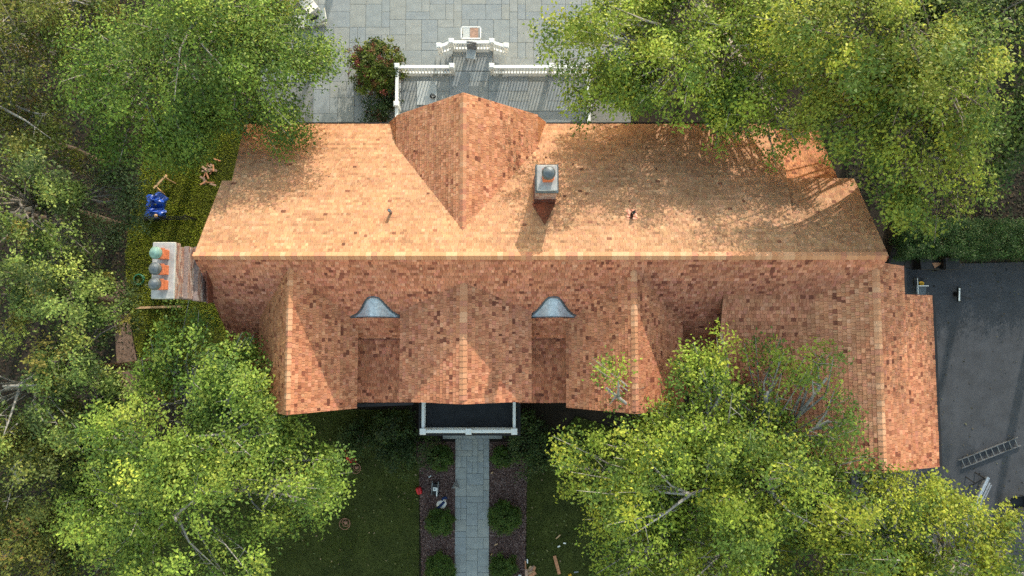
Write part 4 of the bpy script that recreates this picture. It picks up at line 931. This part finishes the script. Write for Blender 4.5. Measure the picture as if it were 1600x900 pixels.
tree('dark_maple_tree', [(140, 700, 5.6, 1.9, 2.4, 2.0), (150, 820, 5.4, 1.8, 2.0, 2.0)], DRK, 'dark low tree between the bottom left oaks and the bright tree')
# lower left, bright
tree('linden_tree', [(320, 575, 7.8, 2.1, 1.9, 2.1), (255, 690, 8.6, 2.6, 2.2, 2.5), (370, 668, 8.6, 2.0, 1.9, 2.3), (300, 800, 8.8, 3.0, 2.4, 2.6), (455, 750, 8.0, 2.2, 1.8, 2.1), (470, 735, 7.4, 1.1, 1.0, 1.2), (385, 595, 8.2, 1.0, 1.1, 1.2, .6), (210, 800, 7.6, 2.0, 2.2, 2.2)], LG, 'big bright green tree at lower left overlapping the left gable', base=tuple(at(330, 720, 0)[:2]), bark='bark_p', nbr=30)
# upper right
tree('locust_tree', [(960, 85, 9.0, 2.3, 2.2, 2.3), (1060, 118, 9.2, 2.3, 1.8, 2.2), (1150, 60, 9.0, 2.5, 2.2, 2.4), (1185, 145, 8.8, 1.9, 1.5, 1.9), (1240, 228, 8.6, 1.1, .6, .8, .35), (1110, 205, 8.6, 1.5, .5, .7, .3), (965, 142, 7.6, 1.6, 1.1, 1.5, .8), (1050, 15, 8.4, 2.2, 1.6, 2.0)], YG, 'spreading yellow-green tree over the right end of the terrace', base=tuple(at(1080, 100, 0)[:2]), bark='bark_p', nbr=32)
tree('locust_tree', [(1350, 70, 12.4, 2.3, 2.0, 2.3), (1265, 110, 9.5, 1.4, 1.5, 1.6), (1335, 150, 11.6, 1.7, 1.5, 1.9), (1440, 165, 12.4, 2.5, 2.2, 2.4), (1430, 275, 10.6, 2.0, 1.6, 1.9), (1500, 130, 11.0, 1.7, 1.6, 1.9)], dict(YG, tint=(.235, .27, .045)), 'wide yellow-green tree beyond the right end of the house', base=tuple(at(1390, 170, 0)[:2]), bark='bark', nbr=30)
tree('dark_maple_tree', [(1545, 50, 10.5, 2.1, 2.1, 2.3), (1460, 20, 8.0, 1.8, 1.5, 1.9), (1270, 40, 5.6, 1.6, 1.6, 1.8)], dict(DRK, tint=(.075, .11, .03)), 'dark green tree in the top right corner')
tree('dark_maple_tree', [(1580, 225, 9.6, 1.6, 2.0, 2.2)], dict(DRK, tint=(.085, .12, .035)), 'dark green tree at the right edge above the hedge')
# lower right
tree('locust_tree', [(985, 715, 8.2, 2.1, 1.8, 2.1), (1095, 640, 9.0, 1.7, 1.6, 1.8), (1190, 610, 9.2, 1.9, 1.5, 1.3, .38), (1060, 760, 9.0, 2.6, 2.2, 2.5), (1190, 760, 9.0, 2.5, 2.1, 2.4), (1120, 870, 8.6, 2.6, 2.0, 2.4), (1000, 850, 8.0, 1.9, 1.8, 2.0), (1285, 655, 9.6, 1.6, .9, 1.0, .36), (1110, 555, 9.6, .9, 1.1, 1.0, .5), (945, 605, 9.7, .75, .9, .8, .42), (1160, 690, 8.8, 2.0, 1.6, 1.9, .8), (1285, 590, 9.7, .8, .9, .7, .3), (1255, 715, 9.0, 1.6, 1.2, 1.2, .5)], YG, 'huge yellow-green tree at lower right covering the third gable foot', base=tuple(at(1110, 730, 0)[:2]), bark='bark_p', nbr=30)
tree('locust_tree', [(1330, 800, 8.6, 2.4, 2.1, 2.3), (1430, 830, 8.2, 2.3, 1.9, 2.2), (1550, 865, 8.0, 2.1, 1.5, 1.9), (1330, 890, 8.2, 2.2, 1.6, 2.0)], dict(YG, tint=(.27, .295, .035)), 'yellow-green tree in the bottom right corner over the driveway', base=tuple(at(1420, 850, 0)[:2]), bark='bark_p', nbr=26)
# trees outside the frame that shade the far side of the garden
for i, (x, y, z, r) in enumerate(((-24, 25, 9, 3.2), (-6.5, 29.5, 7.5, 2.1), (29.5, 11, 10, 3.8), (22, 26, 12, 4.2), (27.5, 19, 11, 3.8), (30, 3, 9, 3.4))):
    rt_ = empty('maple_tree', (x, y, 0), 0, ['green tree just beyond the top edge, far left', 'small green tree beyond the top edge above the loungers', 'green tree beyond the right edge above the hedge', 'green tree beyond the top edge, far right', 'green tree beyond the top right corner', 'green tree beyond the right edge beside the driveway'][i], 'tree', 'trees beyond the patio')
    V, T, tp = foliage([((0, 0, z), (r, r, r*.8))], **dict(DRK, dens=200, size=.2))
    link('crown', quads_mesh('crown', V, 4, T, M['leaf']), None, rt_)
    MB().tube([(0, 0, -.1), (0, 0, z*.6), (.2, .1, z)], [.3, .22, .08], 8).build('trunk', M['bark'], rt_, smooth=True)

def shrub(name, x, y, r, hgt, style, label, cat='shrub', group='clipped box balls along the walk', cover=None):
    root = empty(name, (x, y, 0.03), 0, label, cat, group)
    rz = hgt*.55
    V, T, tips = foliage([((0, 0, hgt-rz), (r, r, rz))], **style)
    V[:, 2] = np.maximum(V[:, 2], 0.01)
    NLEAF[0] += len(V)//4
    link('foliage', quads_mesh('foliage', V, 4, T, M['leaf']), None, root)
    b = MB()
    for i in range(6):
        a = i*1.047; b.tube([(0, 0, 0), (math.cos(a)*r*.3, math.sin(a)*r*.3, hgt*.35), (math.cos(a)*r*.6, math.sin(a)*r*.6, hgt*.65)], [.03, .022, .008], 5)
    b.build('stems', M['bark_d'], root)
    return root
BOX = dict(spread=1.5, size=.07, tint=(.058, .10, .016), dens=7000, per=90, tuft=.08, twig=.1, ragged=.05, jit=.2, fill=.15, skin=.6, accents=[((.065, .11, .02), .25)])
for i, (px, py, r, lb_) in enumerate(((687, 815, .62, 'round clipped box ball in the left bed beside the navy and white bag'), (789, 809, .70, 'largest round box ball, middle of the right mulch bed'), (688, 889, .66, 'round box ball in the left bed at the bottom edge'), (787, 887, .60, 'round box ball in the right bed at the bottom edge'),
                                    (688, 716, .50, 'small box ball at the house end of the left bed'), (784, 714, .44, 'small box ball at the house end of the right bed'))):
    p = at(px, py, .4); shrub('box_ball', p.x, p.y, r, r*1.35, BOX, lb_)
FND = dict(spread=.8, size=.11, tint=(.042, .070, .022), dens=700, per=45, tuft=.16, twig=.25, ragged=.2, accents=[((.06, .10, .025), .25), ((.03, .05, .018), .2)])
for i, (px, py, r, h_, lb_) in enumerate(((560, 688, 1.0, 1.3, 'dark foundation shrub under the left gable eave, beside the red bag'), (610, 668, 1.0, 1.5, 'dark leafy shrub beside the left side of the porch'), (620, 715, .95, 1.2, 'low dark shrub reaching onto the left lawn'), (655, 700, .8, 1.3, 'dark shrub at the left porch corner'),
        (815, 672, .9, 1.5, 'dark leafy shrub at the right porch corner'), (845, 700, 1.1, 1.4, 'wide dark shrub right of the porch under the bright tree'), (815, 716, .7, 1.0, 'low shrub beside the right mulch bed'))):
    p = at(px, py, .8); shrub('foundation_shrub', p.x, p.y, r, h_, FND, lb_, group='shrubs along the front of the house')
# flowering shrub beside the terrace: leaves plus red flower heads
RH = dict(spread=1.5, size=.14, tint=(.11, .145, .025), dens=900, per=26, tuft=.13, twig=.2, ragged=.12, flat=.6, accents=[((.17, .19, .03), .25), ((.06, .085, .02), .2)])
p = at(588, 100, 1.4)
rh = shrub('hydrangea', p.x, p.y, 1.42, 2.2, RH, 'big rounded green shrub with dusky red flower heads beside the white terrace rail', 'shrub', 'shrubs by the terrace')
V, T, tp = foliage([((0, 0, 1.05), (1.42, 1.42, 1.2))], spread=1.5, size=.08, tint=(.22, .06, .05), dens=260, per=26, tuft=.075, twig=.05, ragged=.12, fill=0., skin=.68, accents=[((.26, .13, .06), .35), ((.15, .05, .035), .3)])
V[:, 2] = np.maximum(V[:, 2], .05); link('flower_heads', quads_mesh('flower_heads', V, 4, T, M['leaf']), None, rh)
p = at(585, 172, .8); shrub('hydrangea', p.x, p.y, .75, 1.1, dict(FND, accents=[((.12, .05, .04), .15)]), 'small dark shrub in shade between the red-flowered shrub and the eave', 'shrub', 'shrubs by the terrace')
p = at(610, 150, .8); shrub('hydrangea', p.x, p.y, .6, 1.2, dict(FND, accents=[((.12, .05, .04), .15)]), 'dark shrub tucked against the terrace rail below the red flowers', 'shrub', 'shrubs by the terrace')
p = at(443, 8, .8); shrub('golden_shrub', p.x, p.y, 1.0, 1.4, dict(LG, tint=(.30, .27, .02), accents=[((.22, .24, .03), .3)], size=.1, dens=800), 'golden yellow shrub beside the loungers at the top edge', 'shrub', 'shrubs by the terrace')
# hedge along the drive
hg = empty('hedge', (at(1520, 378, 0).x, at(1520, 378, 0).y, 0), 0, 'long clipped dark green hedge along the top of the driveway', 'hedge')
a0, a1 = at(1402, 378, .8), at(1680, 372, .8); Lh = a1.x-a0.x
nc = 1500; cpos = np.c_[RNG.uniform(-Lh/2, Lh/2, nc)+(a0.x+a1.x)/2-hg.location.x, RNG.uniform(-.95, .95, nc)+(a0.y+a1.y)/2-hg.location.y, RNG.uniform(.3, 1.55, nc)]
idx = np.repeat(np.arange(nc), 42); out = np.tile(np.array([0, 0, .6]), (len(idx), 1))
V, T = leaf_quads(cpos[idx]+RNG.normal(0, .10, (len(idx), 3)), out, .075, (.036, .078, .016), .35)
T *= RNG.uniform(.7, 1.35, (nc, 1))[idx]; V[:, 2] = np.maximum(V[:, 2], .02)
link('foliage', quads_mesh('foliage', V, 4, T, M['leaf']), None, hg)
b = MB()
for i in range(9): b.tube([(-Lh/2+.6+i*Lh/9, 0, 0), (-Lh/2+.7+i*Lh/9, 0, 1.2)], [.05, .02], 5)
b.build('stems', M['bark_d'], hg)
print('leaves', NLEAF[0])
import OpenImageIO as oiio, numpy as np, sys
b=oiio.ImageBuf(sys.argv[1] if len(sys.argv)>1 else '/workdir/render_main.png'); a=b.get_pixels(oiio.UINT8)[:,:,:3].astype(float); h,w=a.shape[:2]; s=w/1600
for n,(x0,y0,x1,y1) in dict(back=(520,280,640,380),front=(560,410,800,455),Lgable_e=(455,520,490,620),Lgable_w=(415,500,440,580),Cw=(640,520,710,610),wingW=(1290,560,1360,640),wingE=(1390,520,1450,700),drive=(1480,480,1580,660),walk=(718,760,760,860),lawn=(560,780,640,880),patio=(800,20,850,60),treeLL=(200,640,420,800),treeRB=(980,700,1180,860),treeTR=(1240,100,1480,280),treeTL=(200,80,420,200),left=(10,300,150,700),hedge=(1450,355,1590,395)).items():
    p=a[int(y0*s):int(y1*s),int(x0*s):int(x1*s)].reshape(-1,3); print(n,p.mean(0).round(),p.std(0).round())
